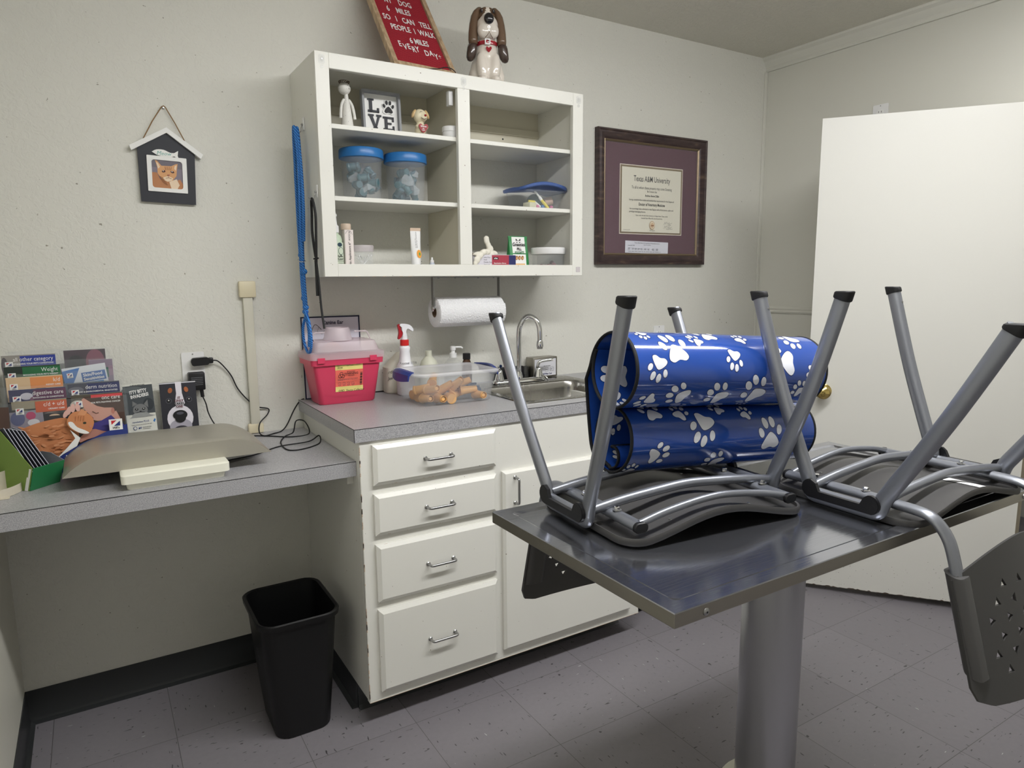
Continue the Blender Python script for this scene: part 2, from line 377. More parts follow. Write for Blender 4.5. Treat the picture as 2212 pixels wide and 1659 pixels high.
def front(name,x0,x1,z0,z1,bev=.012,seed=1):
    m=MB(); y1,y0=YFc-.0003,YFc-.019
    m.loft([[V((x0,y1,z0)),V((x1,y1,z0)),V((x1,y1,z1)),V((x0,y1,z1))],[V((x0,y0+.008,z0)),V((x1,y0+.008,z0)),V((x1,y0+.008,z1)),V((x0,y0+.008,z1))],[V((x0+bev,y0,z0+bev)),V((x1-bev,y0,z0+bev)),V((x1-bev,y0,z1-bev)),V((x0+bev,y0,z1-bev))]],CAB)
    rr=random.Random(seed)
    for k in range(9):
        l=.002+.012*rr.random()**2; x=x0+(x1-x0-l)*rr.random(); zz=z0+.0004 if rr.random()<.75 else z1-.0013
        m.box(x,x+l,y0+.0076,y0+.0095,zz-.0007,zz+.0012,EDGEWOOD)
    o=build(name,m,t,ang=20); return o
def pull(x0,x1,z,par,vert=False,zz=None):
    m=MB(); y=YFc-.019
    if not vert: pts=[(x0,y,z),(x0,y-.026,z),(x1,y-.026,z),(x1,y,z)]
    else: pts=[(x0,y,z),(x0,y-.026,z),(x0,y-.026,zz),(x0,y,zz)]
    m.tube(bendpath(pts,.01),.0042,NICKEL)
    for p in (pts[0],pts[-1]): m.lathe([(.007,0),(.007,.002),(.005,.004)],NICKEL,n=14,T=loc(*p)@rx(PI/2))
    build('pull_handle',m,par,label='brushed nickel wire pull')
for i,(z0,z1,hz) in enumerate([(.783,.907,.847),(.627,.756,.692),(.414,.598,.506),(.119,.389,.253)]):
    o=front('drawer',.036,.456,z0,z1,seed=i+10); pull(.201,.289,hz,o)
o=front('door',.480,1.047,.125,.758,.008,seed=33); pull(.524,0,.735,o,True,.647)
# grey appliance right of the cabinet
t=thing('undercounter_unit','grey metal front unit under the counter right of the cream cabinet','appliance',(1.4,-.3,0))
m=MB(); m.box(1.128,1.70,-.50,-.01,.035,.915,mat('grey_enamel',(150,148,145),.35,.3),.004); build('body',m,t)
m=MB(); m.box(1.14,1.69,-.47,-.03,0,.0345,BLK); build('plinth',m,t)
# ================================================================ COUNTERTOP
m=MB(); x0,x1,y0,y1,z0,z1=-.0155,1.75,-.6203,-.0005,.9199,ZC; hx0,hx1,hy0,hy1=.637,1.123,-.532,-.077
o_=[(x0,y0),(x1,y0),(x1,y1),(x0,y1)]; i_=[(hx0,hy0),(hx1,hy0),(hx1,hy1),(hx0,hy1)]
m.loft([[V((x,y,z)) for x,y in q] for q,z in ((o_,z0),(o_,z1),(i_,z1),(i_,z0))],LAM,closed=True)
m.box(x0-.0004,x1,y0-.0006,y0+.001,z1-.0012,z1+.0001,P_K); m.box(x0-.0006,x0+.001,y0,y1,z1-.0012,z1+.0001,P_K); m.box(x0-.0007,x0+.0008,y0-.0007,y0+.0008,z0,z1,P_K)
build('countertop',m,smooth=False,label='grey speckled laminate countertop with the sink set in it',cat='countertop')
m=MB(); m.box(.24,.36,-.006,-.0005,ZC+.0002,ZC+.004,RUB); build('caulk_line',m,label='short black caulk strip where counter meets wall between red bin and spray bottle',cat='trim')
# desk
t=thing('wall_desk','low grey laminate desk running from left wall to the cabinet','desk',(-.46,-.3,ZD-.0456))
m=MB(); m.box(XL+.001,-.0009,-.5815,-.0008,ZD-.0456,ZD,LAM,.0006,1); m.box(XL+.002,-.001,-.5821,-.5805,ZD-.0012,ZD+.0001,P_K); build('desktop',m,t,smooth=False)
for a,b in ((XL+.001,XL+.02),(-.02,-.0009)):
    m=MB(); m.box(a,b,-.55,-.002,ZD-.075,ZD-.0457,CAB); build('support_cleat',m,t)
# ================================================================ SINK + FAUCET
t=thing('sink','stainless steel drop-in sink in the grey counter','sink',(.88,-.3,ZC))
m=MB(); cx,cy=.88,-.3045
lo=[(ZC+.0006,.522,.491,.02,cx,cy),(ZC+.0045,.520,.489,.02,cx,cy),(ZC+.0045,.505,.474,.02,cx,cy),(ZC+.002,.49,.45,.03,cx,cy-.0),(ZC+.003,.462,.357,.05,cx,cy-.035),(ZC-.004,.452,.347,.05,cx,cy-.035),(ZC-.03,.446,.341,.05,cx,cy-.035),(ZC-.15,.42,.31,.06,cx,cy-.035),(ZC-.165,.36,.25,.06,cx,cy-.035)]
m.stack(lo,SINK,cap0=False,cap1=True); build('basin',m,t,ang=60,recalc=True)
m=MB(); m.lathe([(.04,0),(.042,.002),(.03,.003),(.028,.0005)],CHROME,T=loc(cx,cy-.035,ZC-.1645)); build('drain',m,t)
t=thing('faucet','chrome gooseneck faucet with two lever handles behind the sink','faucet',(.87,-.11,ZC))
m=MB(); m.stack([(ZC+.0052,.25,.045,.022,.87,-.11),(ZC+.012,.25,.045,.022,.87,-.11),(ZC+.02,.235,.03,.014,.87,-.11)],CHROME); build('deck_plate',m,t,ang=50)
m=MB(); m.tube(fpath([(.868,-.11,ZC+.018),(.868,-.11,1.08),(.868,-.112,1.165),(.872,-.118,1.20),(.883,-.132,1.228),(.898,-.15,1.238),(.913,-.170,1.226),(.921,-.182,1.198),(.923,-.186,1.165),(.923,-.186,1.135)],6),.0105,CHROME,n=16)
m.lathe([(.0145,0),(.0150,.004),(.0135,.02),(.011,.026)],CHROME,T=loc(.923,-.186,1.114)); m.lathe([(.012,-.008),(.012,0)],NICKEL,T=loc(.923,-.186,1.114)); m.lathe([(.018,0),(.017,.012),(.0115,.03)],CHROME,T=loc(.868,-.11,ZC+.018)); build('spout',m,t,ang=50)
for hx,dirv in ((.775,(-.02,-.02,.045)),(.968,(.06,-.004,.002))):
    m=MB(); m.lathe([(.021,0),(.019,.01),(.014,.026),(.013,.034),(.009,.042),(.004,.045)],CHROME,T=loc(hx,-.11,ZC+.018))
    if hx<.8: m.tube(fpath([(hx,-.11,ZC+.05),(hx-.005,-.112,ZC+.072),(hx-.014,-.13,ZC+.082),(hx-.024,-.16,ZC+.084)],5),.006,CHROME)
    else: m.tube(fpath([(hx-.004,-.11,ZC+.045),(hx-.004,-.111,ZC+.07),(hx+.008,-.114,ZC+.084),(hx+.05,-.118,ZC+.088),(hx+.066,-.119,ZC+.089)],5),.0068,CHROME); m.tube(fpath([(hx+.0,-.125,ZC+.03),(hx+.014,-.145,ZC+.02),(hx+.02,-.152,ZC+.006)],4),.003,CHROME)
    build('lever_handle',m,t,ang=50)
# grey filter box on the counter
t=thing('filter_timer_box','small steel box with white button panel behind the faucet','box',(1.03,-.03,ZC))
m=MB(); T=frame((.968,-.066,ZC+.0055),(1,.03,0),(0,0,1)); m.box(0,.13,0,.088,-.055,0,STEELE,.003,2,T=T); build('case',m,t)
m=MB(); q=Print(m,T@loc(0,0,.0004)); LG=paper('panel',208,208,214); q.rect(.008,.007,.122,.080,LG)
q.text('1-800-000-0000',.072,.047,.0062,P_K,bold=.02)
for i in range(3):
    x=.034+.028*i; q.line([(x,.026),(x+.018,.026),(x+.018,.042),(x,.042),(x,.026)],.001,P_DG); q.lines(x+.003,x+.015,.033,1,.004,.002,P_DG,i)
q.text('ASSISTFilter Tech',.07,.012,.0095,paper('navy',26,32,86),bold=.02,shear=.3,sx=.85); build('label_panel',m,t,smooth=False)
m=MB(); m.stack([(0,.03,.03,.008),(.05,.022,.02,.006)],mat('dark_metal',(92,92,90),.4,.8),T=loc(.95,-.03,ZC+.006)@ry(.0)); m.tube(fpath([(.94,-.04,ZC+.02),(.925,-.06,ZC+.012),(.945,-.085,ZC+.008),(.965,-.07,ZC+.008)],5),.003,RUB); build('side_fitting',m,t)
m=MB(); m.box(.78,.93,-.052,-.035,ZC+.006,ZC+.062,BLK,.003); m.box(.78,.93,-.075,-.035,ZC+.006,ZC+.012,BLK,.002); build('soap_dish_tray',m,label='small black tray standing behind the faucet',cat='tray')
# ================================================================ UPPER CABINET
UX0,UX1,UZ0,UZ1,UD=.0165,1.0514,1.401,2.0899,-.2996
t=thing('wall_cabinet','cream open wall cabinet with two bays of shelves above the sink','cabinet',(.53,-.15,UZ0))
m=MB(); m.box(UX0,UX0+.018,UD+.018,-.0005,UZ0,UZ1,CAB); m.box(UX1-.018,UX1,UD+.018,-.0005,UZ0,UZ1,CAB); m.box(UX0+.018,UX1-.018,UD+.018,-.0005,UZ1-.02,UZ1,CAB); m.box(UX0+.018,UX1-.018,UD+.018,-.0005,UZ0+.001,UZ0+.019,CAB); m.box(.523,.541,UD+.018,-.0005,UZ0+.019,UZ1-.02,CABIN)
build('carcass',m,t,smooth=False)
m=MB(); m.box(UX0+.018,.523,-.012,-.0005,1.885,UZ1-.02,CABIN); m.box(.541,UX1-.018,-.012,-.0005,1.885,UZ1-.02,CABIN); m.box(UX0+.018,UX1-.018,-.02,-.012,1.972,2.0,CABIN,.002)
m.lathe([(.0035,0),(.0035,.001)],P_K,n=10,T=loc(.86,-.0125,1.955)@rx(PI/2)); build('back_board',m,t,smooth=False)
m=MB(); y0,y1=UD,UD+.018
for a,b,c,d in ((UX0,.061,UZ0,UZ1),(1.003,UX1,UZ0,UZ1),(.061,1.003,UZ0,1.442),(.061,1.003,2.043,UZ1),(.508,.556,1.442,2.043)): m.box(a,b,y0,y1,c,d,CAB,.0012,1)
rr=random.Random(8)
for k in range(10): x=.1+.9*rr.random(); m.box(x,x+.004+.01*rr.random(),y0-.0004,y0+.002,UZ0-.0004,UZ0+.001,EDGEWOOD)
build('face_frame',m,t)
for z in (1.883,1.659):
    for a,b in ((UX0+.018,.523),(.541,UX1-.018)):
        m=MB(); m.box(a+.0005,b-.0005,-.28,-.001,z-.0145,z,CAB,.001,1); build('shelf',m,t)
for x in (.038,.532,1.028):
    m=MB(); T=loc(x,UD-.0002,2.066)@rx(PI/2); m.prism(rrect(.02,.028,.006),0,.003,CLR,T); m.prism(ell(.012,.016),.003,.006,CLR,T); m.prism(ell(.003,.003,8),.006,.0065,NICKEL,T); m.prism(ell(.011,.012,14,0,-.022),0,.002,CLR,T); build('safety_latch',m,t,label='clear plastic latch pad')
m=MB(); m.box(.49,.506,UD+.03,UD+.055,1.99,2.04,WHT,.003); build('latch_catch',m,t)
m=MB(); m.stack([(0,.02,.02,.002),(.001,.02,.02,.002)],FROST,T=loc(1.03,UD-.0002,1.425)@rx(PI/2)); build('clear_bumper',m,t)
# ================================================================ ROOM DETAILS: outlets, raceway
def outlet(name,T,label,cat='outlet'):
    t=thing(name,label,cat,T.translation)
    m=MB(); m.prism(rrect(.070,.115,.004),0.0005,.004,WHT,T); build('cover_plate',m,t)
    for s in (.02,-.02):
        m=MB(); T2=T@loc(0,s,0); m.prism(rrect(.034,.028,.011),.004,.006,WHTM,T2)
        for x in (-.006,.006): m.prism([(x-.001,.001),(x+.001,.001),(x+.001,.009),(x-.001,.009)],.006,.0062,P_K,T2)
        m.prism(ell(.004,.004,8,0,-.007),.006,.0062,P_K,T2); build('receptacle',m,t)
    m=MB(); m.prism(ell(.005,.005,8,0,.051),.004,.005,NICKEL,T); build('screw',m,t); return t
outlet('wall_outlet',frame((1.754,-.0005,1.10),(1,0,0),(0,0,1)),'white outlet on the back wall below the diploma above the blue roll')
outlet('wall_outlet',frame((XR-.0005,-.628,2.095),(0,-1,0),(0,0,1)),'white outlet high on the right wall peeking over the open door')
outlet('wall_outlet',frame((-.357,-.0005,1.098),(1,0,0),(0,0,1)),'white outlet on the back wall with two black adapters plugged in')
t=thing('raceway','beige surface wire channel with square box running up the wall from the desk','raceway',(-.172,-.01,.86))
m=MB(); m.box(-.187,-.155,-.016,-.0006,ZD+.03,1.334,RACE,.003); build('channel',m,t)
m=MB(); m.box(-.198,-.143,-.022,-.0006,1.334,1.39,RACET,.005); build('end_box',m,t,label='almond coloured square end box')
m=MB(); m.box(-.197,-.145,-.018,-.0006,ZD+.001,ZD+.036,RACET,.005); build('base_box',m,t)
t=thing('power_adapter','black slim plug-in adapter lying sideways in the upper socket','adapter',(-.345,-.03,1.12))
m=MB(); m.stack([(0,.052,.027,.008,.005,0),(.022,.055,.026,.008,.005,0)],BLK,T=frame((-.342,-.006,1.124),(1,0,.04),(0,0,1))); m.box(-.312,-.296,-.026,-.012,1.116,1.136,BLK,.004); build('body',m,t)
t2=thing('power_adapter','square black wall adapter with grey print in the lower socket','adapter',(-.348,-.03,1.05))
m=MB(); m.box(-.378,-.328,-.040,-.006,1.030,1.090,BLK,.004); q=Print(m,frame((-.353,-.0402,1.06),(1,0,0),(0,0,1))); G=paper('grey_print',110,112,118); q.lines(-.018,.018,.012,5,.006,.002,G,4); build('body',m,t2)
m=MB(); m.tube([(-.34,-.025,1.030),(-.338,-.026,1.005)],.006,BLK); build('strain_relief',m,t2)
def cable(name,pts,label,r=.0022,m_=None):
    m=MB(); m.tube(fpath(pts,7),r,m_ or RUB,n=8); return build(name,m,label=label,cat='cable')
zt=ZD+.0024
cable('power_cable',[(-.297,-.022,1.126),(-.282,-.02,1.122),(-.262,-.012,1.10),(-.24,-.008,1.066),(-.222,-.008,1.02),(-.19,-.01,.975),(-.16,-.012,.95),(-.124,-.008,.938),(-.132,-.02,.92),(-.16,-.03,.895),(-.17,-.06,.868),(-.158,-.08,zt),(-.12,-.06,zt),(-.09,-.035,zt),(-.066,-.02,.875),(-.035,-.008,.925),(-.012,-.006,.955),(.004,-.006,.962)],'thin black cable drooping from the slim adapter along the wall to the counter')
cable('power_cable',[(-.338,-.026,1.006),(-.33,-.03,.98),(-.325,-.03,.95),(-.312,-.04,.915),(-.288,-.07,.875),(-.26,-.1,zt),(-.2,-.06,zt),(-.15,-.09,zt),(-.08,-.15,zt),(-.005-.012,-.13,zt),(-.012,-.06,zt+.03),(-.035,-.03,zt+.03),(-.06,-.08,zt),(-.1,-.13,zt),(-.135,-.22,zt),(-.14,-.33,zt),(-.1,-.35,zt),(-.03,-.30,zt),(-.012,-.235,zt+.012),(-.06,-.28,zt+.006),(-.15,-.27,zt),(-.24,-.34,zt),(-.30,-.36,zt),(-.33,-.37,zt)],'black scale cord coiled in loops on the desk beside the cabinet')
# ================================================================ EXAM TABLE
TX0,TX1,TY0,TY1=.0482,1.2,-1.8444,-1.3116; tcx,tcy=(TX0+TX1)/2,(TY0+TY1)/2; TW,TH=TX1-TX0,TY1-TY0
t=thing('exam_table','stainless steel exam table on a round column with two upturned chairs on top','table',(tcx,tcy,0))
m=MB(); Lp=lambda z,i,r: (z,TW-2*i,TH-2*i,max(r,.0006),tcx,tcy)
m.stack([Lp(ZT-.024,.012,.001),Lp(ZT-.024,.0005,.001),Lp(ZT-.0225,0,.001),Lp(ZT-.0015,0,.001),Lp(ZT,.0012,.001),Lp(ZT,.0285,.012),Lp(ZT-.0035,.0365,.016)],STEEL)
i=m.mi(STEELE)
bmesh.ops.recalc_face_normals(m.bm,faces=m.bm.faces[:])
m.bm.normal_update()
for f in m.bm.faces:
    c=f.calc_center_median()
    if abs(f.normal.z)<.6 and (c.x<TX0+.004 or c.x>TX1-.004 or c.y<TY0+.004 or c.y>TY1-.004): f.material_index=i
build('tabletop',m,t,smooth=False)
m=MB(); m.box(TX0+.06,TX1-.06,TY0+.06,TY1-.06,ZT-.034,ZT-.0245,STEELE,.002); m.box(tcx-.14,tcx+.14,tcy-.12,tcy+.12,ZT-.05,ZT-.0342,STEELE,.003); build('under_frame',m,t)
m=MB(); m.lathe([(.0665,.2251),(.0665,ZT-.0502)],STEELC,n=48,T=loc(tcx,tcy,0)); build('column',m,t,label='brushed steel round column')
m=MB(); m.stack([(.0,.46,.40,.03,tcx,tcy),(.02,.46,.40,.03,tcx,tcy),(.03,.40,.34,.03,tcx,tcy),(.05,.21,.21,.03,tcx,tcy),(.215,.16,.16,.04,tcx,tcy),(.225,.15,.15,.04,tcx,tcy)],IVORY); build('pedestal_base',m,t,label='cream painted pedestal base')
for x in (.113,1.135):
    m=MB(); m.lathe([(.0062,0),(.006,.0012),(.0035,.0026)],NICKEL,n=14,T=loc(x,TY0-.0001,.889)@rx(PI/2)); m.lathe([(.0022,.0024),(.0016,.003)],P_K,n=6,T=loc(x,TY0-.0001,.889)@rx(PI/2)); build('edge_bolt',m,t)
# ================================================================ CHAIRS (built upturned: u across, v to the seat front, h up)
H0=.0349; cw,cl=.2397,.069
def seat_h(u,v): return -.0325+.034*(.5+.5*math.cos(PI*min(1,abs(u)/.215)))
def pts_in(p,poly):
    x,y=p; c=False; j=len(poly)-1
    for i in range(len(poly)):
        xi,yi=poly[i]; xj,yj=poly[j]
        if (yi>y)!=(yj>y) and x<(xj-xi)*(y-yi)/(yj-yi)+xi: c=not c
        j=i
    return c
def make_chair(label):
    t=thing('stacking_chair',label,'chair',(0,0,0),group='upturned stacking chairs')
    for s in (1,-1):
        C=[(s*(cw+.0199),-cl-.2235,.3694),(s*(cw+.012),-cl-.125,.19),(s*cw,-cl-.006,.0),(s*cw,-cl+.012,-.012),(s*cw,cl-.012,-.012),(s*cw,cl+.006,.0),(s*(cw+.012),cl+.088,.21),(s*(cw+.0189),cl+.1525,.4135)]
        legr=fpath([C[0],C[1],C[2]],8); legf=fpath([C[5],C[6],C[7]],8)
        path=bendpath([tuple(p) for p in legr[:-1]]+[(s*cw,-cl-.008,-.014),(s*cw,cl+.008,-.014)]+[tuple(p) for p in legf[1:]],.03,5)
        n=len(path)
        # split the bent tube into two legs that meet under the seat rail
        mid=min(range(n),key=lambda i:abs(path[i].y))
        for nm,seg in (('rear',path[:mid+1]+[V((s*cw,0,-.014))] if path[mid].y<0 else path[:mid]+[V((s*cw,0,-.014))]),('front',[V((s*cw,0,-.014))]+[p for p in path if p.y>.001 and p not in path[:mid]])):
            m=MB(); m.tube(seg,.0112,TUBE,rb=.0168,ref=(1,0,0),n=16)
            e=seg[0] if nm=='rear' else seg[-1]; q=seg[1] if nm=='rear' else seg[-2]; dr=(e-q).normalized()
            inn=V((0,1,0)) if nm=='rear' else V((0,-1,0))
            # pressed groove on the inner face near the foot
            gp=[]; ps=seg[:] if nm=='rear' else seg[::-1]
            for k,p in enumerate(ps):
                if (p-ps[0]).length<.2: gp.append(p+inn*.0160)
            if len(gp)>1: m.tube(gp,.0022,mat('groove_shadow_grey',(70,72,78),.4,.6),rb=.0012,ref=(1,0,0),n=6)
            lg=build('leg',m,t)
            m=MB(); F=frame(e-dr*.012,(1,0,0),dr.cross(V((1,0,0))) if True else 0)
            z=F.to_3x3()@V((0,0,1))
            if z.dot(dr)<0: F=F@ry(PI)
            cl_=[]
            for z_,w_,h_ in ((0,.0242,.0354),(.002,.0256,.0370),(.0115,.0256,.0370),(.0135,.0226,.0340)):
                lp=[F@V((x_,y_,z_)) for x_,y_ in rrect(w_,h_,.0108)]
                if z_>.01:
                    H_=(F@V((0,0,z_+.004))).z; lp=[p_+dr*((H_-p_.z)/dr.z) for p_ in lp]
                cl_.append(lp)
            m.loft(cl_,RUB); build('rubber_foot',m,lg)
            m=MB(); ip=e-dr*.035+inn*.0168; m.lathe([(.0032,0),(.003,.001)],NICKEL,n=10,T=frame(ip,(1,0,0),dr)); build('rivet',m,lg)
        # stacking spacer on the outer face
        m=MB(); xo=s*(cw+.0102)
        T=frame((xo,0,0),(0,s,0),(0,0,1))
        prof=[]
        R=.0195
        a=[( -cl+.002+R*math.cos(th_),.003+R*math.sin(th_)) for th_ in [math.radians(q) for q in range(-90,-285,-20)]]
        top=[(-cl+.024,-.001),(cl-.024,-.001)]
        b_=[( cl-.002+R*math.cos(th_),.003+R*math.sin(th_)) for th_ in [math.radians(q) for q in range(105,-95,-20)]]
        poly=a[:]+[( -cl+.015,.016),(-cl+.022,.0)]+[(cl-.022,.0),(cl-.015,.016)]+b_
        m.prism(poly,0,.0075,BLK,T); m.prism([(x*.985,y*.88+.0002) for x,y in poly],.0074,.0086,BLK,T); build('stack_spacer',m,t)
        # side rail running from the front cap to the back tube
        x=s*.188
        bk=bendpath([(x,-.19,-.006-.012),(x,-.203,-.10),(x,-.252,-.275)],.045,8)
        rail=[V((x,.172,-.004)),V((x,.0,-.002)),V((x,-.115,-.004))]+fpath([(x,-.115,-.004),(x,-.152,-.010),(x,-.182,-.040),(x,-.199,-.085),(x,-.212,-.14),(x,-.25,-.272)],5)[1:]
        m=MB(); m.tube(rail,.0150,TUBE,rb=.0098,ref=(0,1,0) if False else (1,0,0),n=16); ra=build('back_tube',m,t)
        m=MB(); m.stack([(0,.031,.0205,.010),(.006,.031,.0205,.010),(.008,.027,.017,.008)],BLK,T=frame((x,.172,-.004),(1,0,0),(0,0,-1))@ry(0)); build('end_cap',m,ra)
        for v in (.1,-.015):
            m=MB(); m.lathe([(.009,0),(.009,.0012)],NICKEL,n=16,T=loc(x,v,.0070)); m.lathe([(.0058,0),(.0058,.0055),(.0045,.0065)],CHROME,n=6,T=loc(x,v,.0082)); build('bolt',m,ra)
        # sleeve
        m=MB(); m.loft([[V((x+a2,0,0))+V((0,vv,hh))+V((0,b2*1.0,b2*.25)) for a2,b2 in rrect(.046,.034,.015)] for vv,hh in ((-.203,-.103),(-.205,-.106),(-.252,-.278),(-.254,-.283))],PLAS); slv=m
        build('back_sleeve',slv,t)
    # crossbars
    for v,e in ((-cl-.004,.008),(cl+.004,.008)):
        m=MB(); m.tube(fpath([(-cw+.004,v,e-.004),(-.16,v,e+.007),(-.07,v,.023),(0,v,.027),(.07,v,.023),(.16,v,e+.007),(cw-.004,v,e-.004)],6),.0098,TUBE,n=14); build('crossbar',m,t)
    m=MB(); m.tube(fpath([(-.184,.166,0),(-.11,.166,.016),(0,.166,.027),(.11,.166,.016),(.184,.166,0)],6),.0072,TUBE,n=12); build('front_bar',m,t)
    # seat shell with rounded corners and a lip
    m=MB(); out=dens(rrect(.452,.335,.05,6),.024); cy=.027; rings=[]
    ks=[i/9 for i in range(1,10)]
    def P3(x,y,dz): return V((x,y+cy,seat_h(x,y+cy)+dz))
    vs=[P3(0,0,.0045)]; f=[]; n=len(out)
    for k in ks:
        kk=k*.985
        for x,y in out: vs.append(P3(x*kk,y*kk,.0045))
    for j in range(n): f.append((0,1+j,1+(j+1)%n))
    for r in range(len(ks)-1):
        a,b=1+r*n,1+(r+1)*n
        for j in range(n): f.append((a+j,b+j,b+(j+1)%n,a+(j+1)%n))
    base=1+(len(ks)-1)*n; extra=[(.985,.0115),(1.0,.0125),(1.008,.0095),(1.008,.002),(1.0,-.002),(.97,-.0022)]
    for k,dz in extra:
        for x,y in out: vs.append(P3(x*k,y*k,dz))
    for r in range(len(extra)):
        a=base+r*n; b=a+n
        for j in range(n): f.append((a+j,b+j,b+(j+1)%n,a+(j+1)%n))
    last=base+len(extra)*n
    for k in reversed(ks[:-1]):
        for x,y in out: vs.append(P3(x*k,y*k,-.0022))
    for r in range(len(ks)-1):
        a=last+r*n; b=a+n
        for j in range(n): f.append((a+j,b+j,b+(j+1)%n,a+(j+1)%n))
    vs.append(P3(0,0,-.0022)); c=len(vs)-1
    for j in range(n): f.append((c,len(vs)-1-n+(j+1)%n,len(vs)-1-n+j))
    m.mesh(vs,f,PLAS); st=build('seat',m,t,ang=50)
    for (u,v) in ((.1,.15),(-.1,.15),(.15,-.12),(-.15,-.12)):
        m=MB(); m.lathe([(.0035,0),(.003,.0012)],NICKEL,n=10,T=loc(u,v,seat_h(u,v)+.0046)); build('seat_screw',m,st)
    # backrest panel, bowed, with triangular openings
    def top(u): return -.058-.052*(abs(u)/.21)**1.7
    outl=[(u/20*.212,top(u/20*.212)) for u in range(-20,21)]+[(.216,-.30),(.205,-.325),(.18,-.335)]+[(u/10*.17,-.338-.006*(1-(u/10)**2)) for u in range(10,-11,-1)]+[(-.18,-.335),(-.205,-.325),(-.216,-.30)]
    holes=[]; rr=random.Random(11)
    for r in range(6):
        for c_ in range(6):
            u=(-2.5+c_)*.05+(.012 if r%2 else -.012); hh=-.135-r*.03
            if abs(u)>.145 or (r in (0,5) and abs(u)>.12): continue
            a0=rr.choice([0,60,30,90]); holes.append([(u+.0104*math.cos(math.radians(a0+q)),hh+.0104*math.sin(math.radians(a0+q))) for q in (0,120,240)])
    vv=list(outl); ee=[(i,(i+1)%len(outl)) for i in range(len(outl))]
    for hpoly in holes:
        k=len(vv); vv+=hpoly; ee+=[(k,k+1),(k+1,k+2),(k+2,k)]
    for i in range(-9,10):
        for j in range(14):
            p=(i*.022+.003,-.07-j*.0195+.002)
            if pts_in(p,outl) and not any(pts_in(p,q) for q in holes): vv.append(p)
    dv,de,df,_,_,_=delaunay_2d_cdt([V(p) for p in vv],ee,[],0,1e-6)
    tri=[]
    for q in df:
        c=((sum(dv[i].x for i in q))/3,(sum(dv[i].y for i in q))/3)
        if pts_in(c,outl) and not any(pts_in(c,hh) for hh in holes): tri.append(tuple(q))
    def B3(p):
        u,hh=p.x,p.y; return V((u,-.203+(hh+.103)*.28-.030*(1-(u/.216)**2)+.012*math.exp(-((hh+.335)/.02)**2)*0-.0*u,hh))
    m=MB(); m.mesh([B3(p) for p in dv],tri,PLAS); ob=build('backrest',m,t,ang=60)
    so=ob.modifiers.new('thickness','SOLIDIFY'); so.thickness=.0055; so.offset=0
    me=evalmesh(ob); ob.modifiers.clear(); ob.data=me
    for p in me.polygons: p.use_smooth=True
    me.set_sharp_from_angle(angle=math.radians(35))
    return t
chA=make_chair('upturned grey chair nearest the drawers, its back hanging over the far table edge')
chB=copytree(chA); chB['label']='upturned grey chair nearest the door, torn white label under its seat'
chA.location=(.3907,-1.4609,ZT+H0); chA.rotation_euler=(math.radians(.4),0,math.radians(-95.63-90))
chB.location=(.8998,-1.712,ZT+H0); chB.rotation_euler=(math.radians(.3),math.radians(-.4),math.radians(89.17-90))
# torn paper on seat of chair B
m=MB(); T=WM(chB); rr=random.Random(2)
pu=[(.022,-.040),(.05,-.022),(.08,-.018),(.114,-.026),(.116,-.07),(.112,-.10),(.108,-.122)]+[(.108-.0095*i,-.122+.004*rr.random()-.0008*i) for i in range(1,8)]+[(.036,-.09)]
pu=dens(pu,.01); n=len(pu); cu,cv=.075,-.078; TM=mat('torn_paper_residue',(226,226,226),.85)
vs=[T@V((cu,cv,seat_h(cu,cv)+.0056))]; f=[]
for k in range(1,6):
    for u,v in pu: uu,v2=cu+(u-cu)*k/5,cv+(v-cv)*k/5; vs.append(T@V((uu,v2,seat_h(uu,v2)+.0056)))
for j in range(n): f.append((0,1+j,1+(j+1)%n))
for r in range(4):
    for j in range(n): f.append((1+r*n+j,1+(r+1)*n+j,1+(r+1)*n+(j+1)%n,1+r*n+(j+1)%n))
m=MB(); m.mesh(vs,f,TM); build('torn_label',m,chB,label='torn white paper label remnant')
# ================================================================ BLUE ROLLED MAT
ML=.552; mth,mph=-.0874,-.066
ax=V((math.cos(mth)*math.cos(mph),math.sin(mth)*math.cos(mph),math.sin(mph)))
e_y=V((-math.sin(mth),math.cos(mth),0)); e_z=ax.cross(e_y); 
O=V((.2609+.036,-1.4526+.046,1.1952-.001)); U0=V((0,0)); R1,R2=.0835,.0705
dL=V((.3003-.04*0-.2609,-1.4317+1.4526,1.0377-1.1952)); L0=V((dL.dot(e_y)+.001,dL.dot(e_z)+.001)); XS=.028
prof=[]   # (y,z, x shift)
def arc(c,r0,r1,a0,a1,n,x0,x1):
    for i in range(n+1):
        k=i/n; a=math.radians(a0+(a1-a0)*k); r=r0+(r1-r0)*k; prof.append((c[0]+r*math.cos(a),c[1]+r*math.sin(a),x0+(x1-x0)*k))
arc(U0,R1-.006,R1-.004,30,-180,26,-.004,0.0); arc(U0,R1-.004,R1,-180,-360,26,0,-.006)
prof[-1]=(R1+.002,0,-.006)
yb=max(R1+.003,L0[0]+R2+.006)
prof.append((yb,-.03,-.004)); prof.append((yb+.001,-.08,.004)); prof.append((yb-.002,-.13,.01))
arc(L0,R2+.004,R2,-12,-170,20,.016,.024); arc(L0,R2,R2-.002,-170,-360,26,.024,XS); arc(L0,R2-.004,R2-.007,-360,-440,10,XS,XS)
arc((L0[0]+.004,L0[1]-R2+.030),.0255,.022,-85,-290,18,XS,XS+.004)
prof2=[]
for i,p in enumerate(prof):
    if not prof2 or (V(p[:2])-V(prof2[-1][:2])).length>.0015: prof2.append(p)
prof=prof2
cum=[0]
for i in range(1,len(prof)): cum.append(cum[-1]+(V(prof[i][:2])-V(prof[i-1][:2])).length)
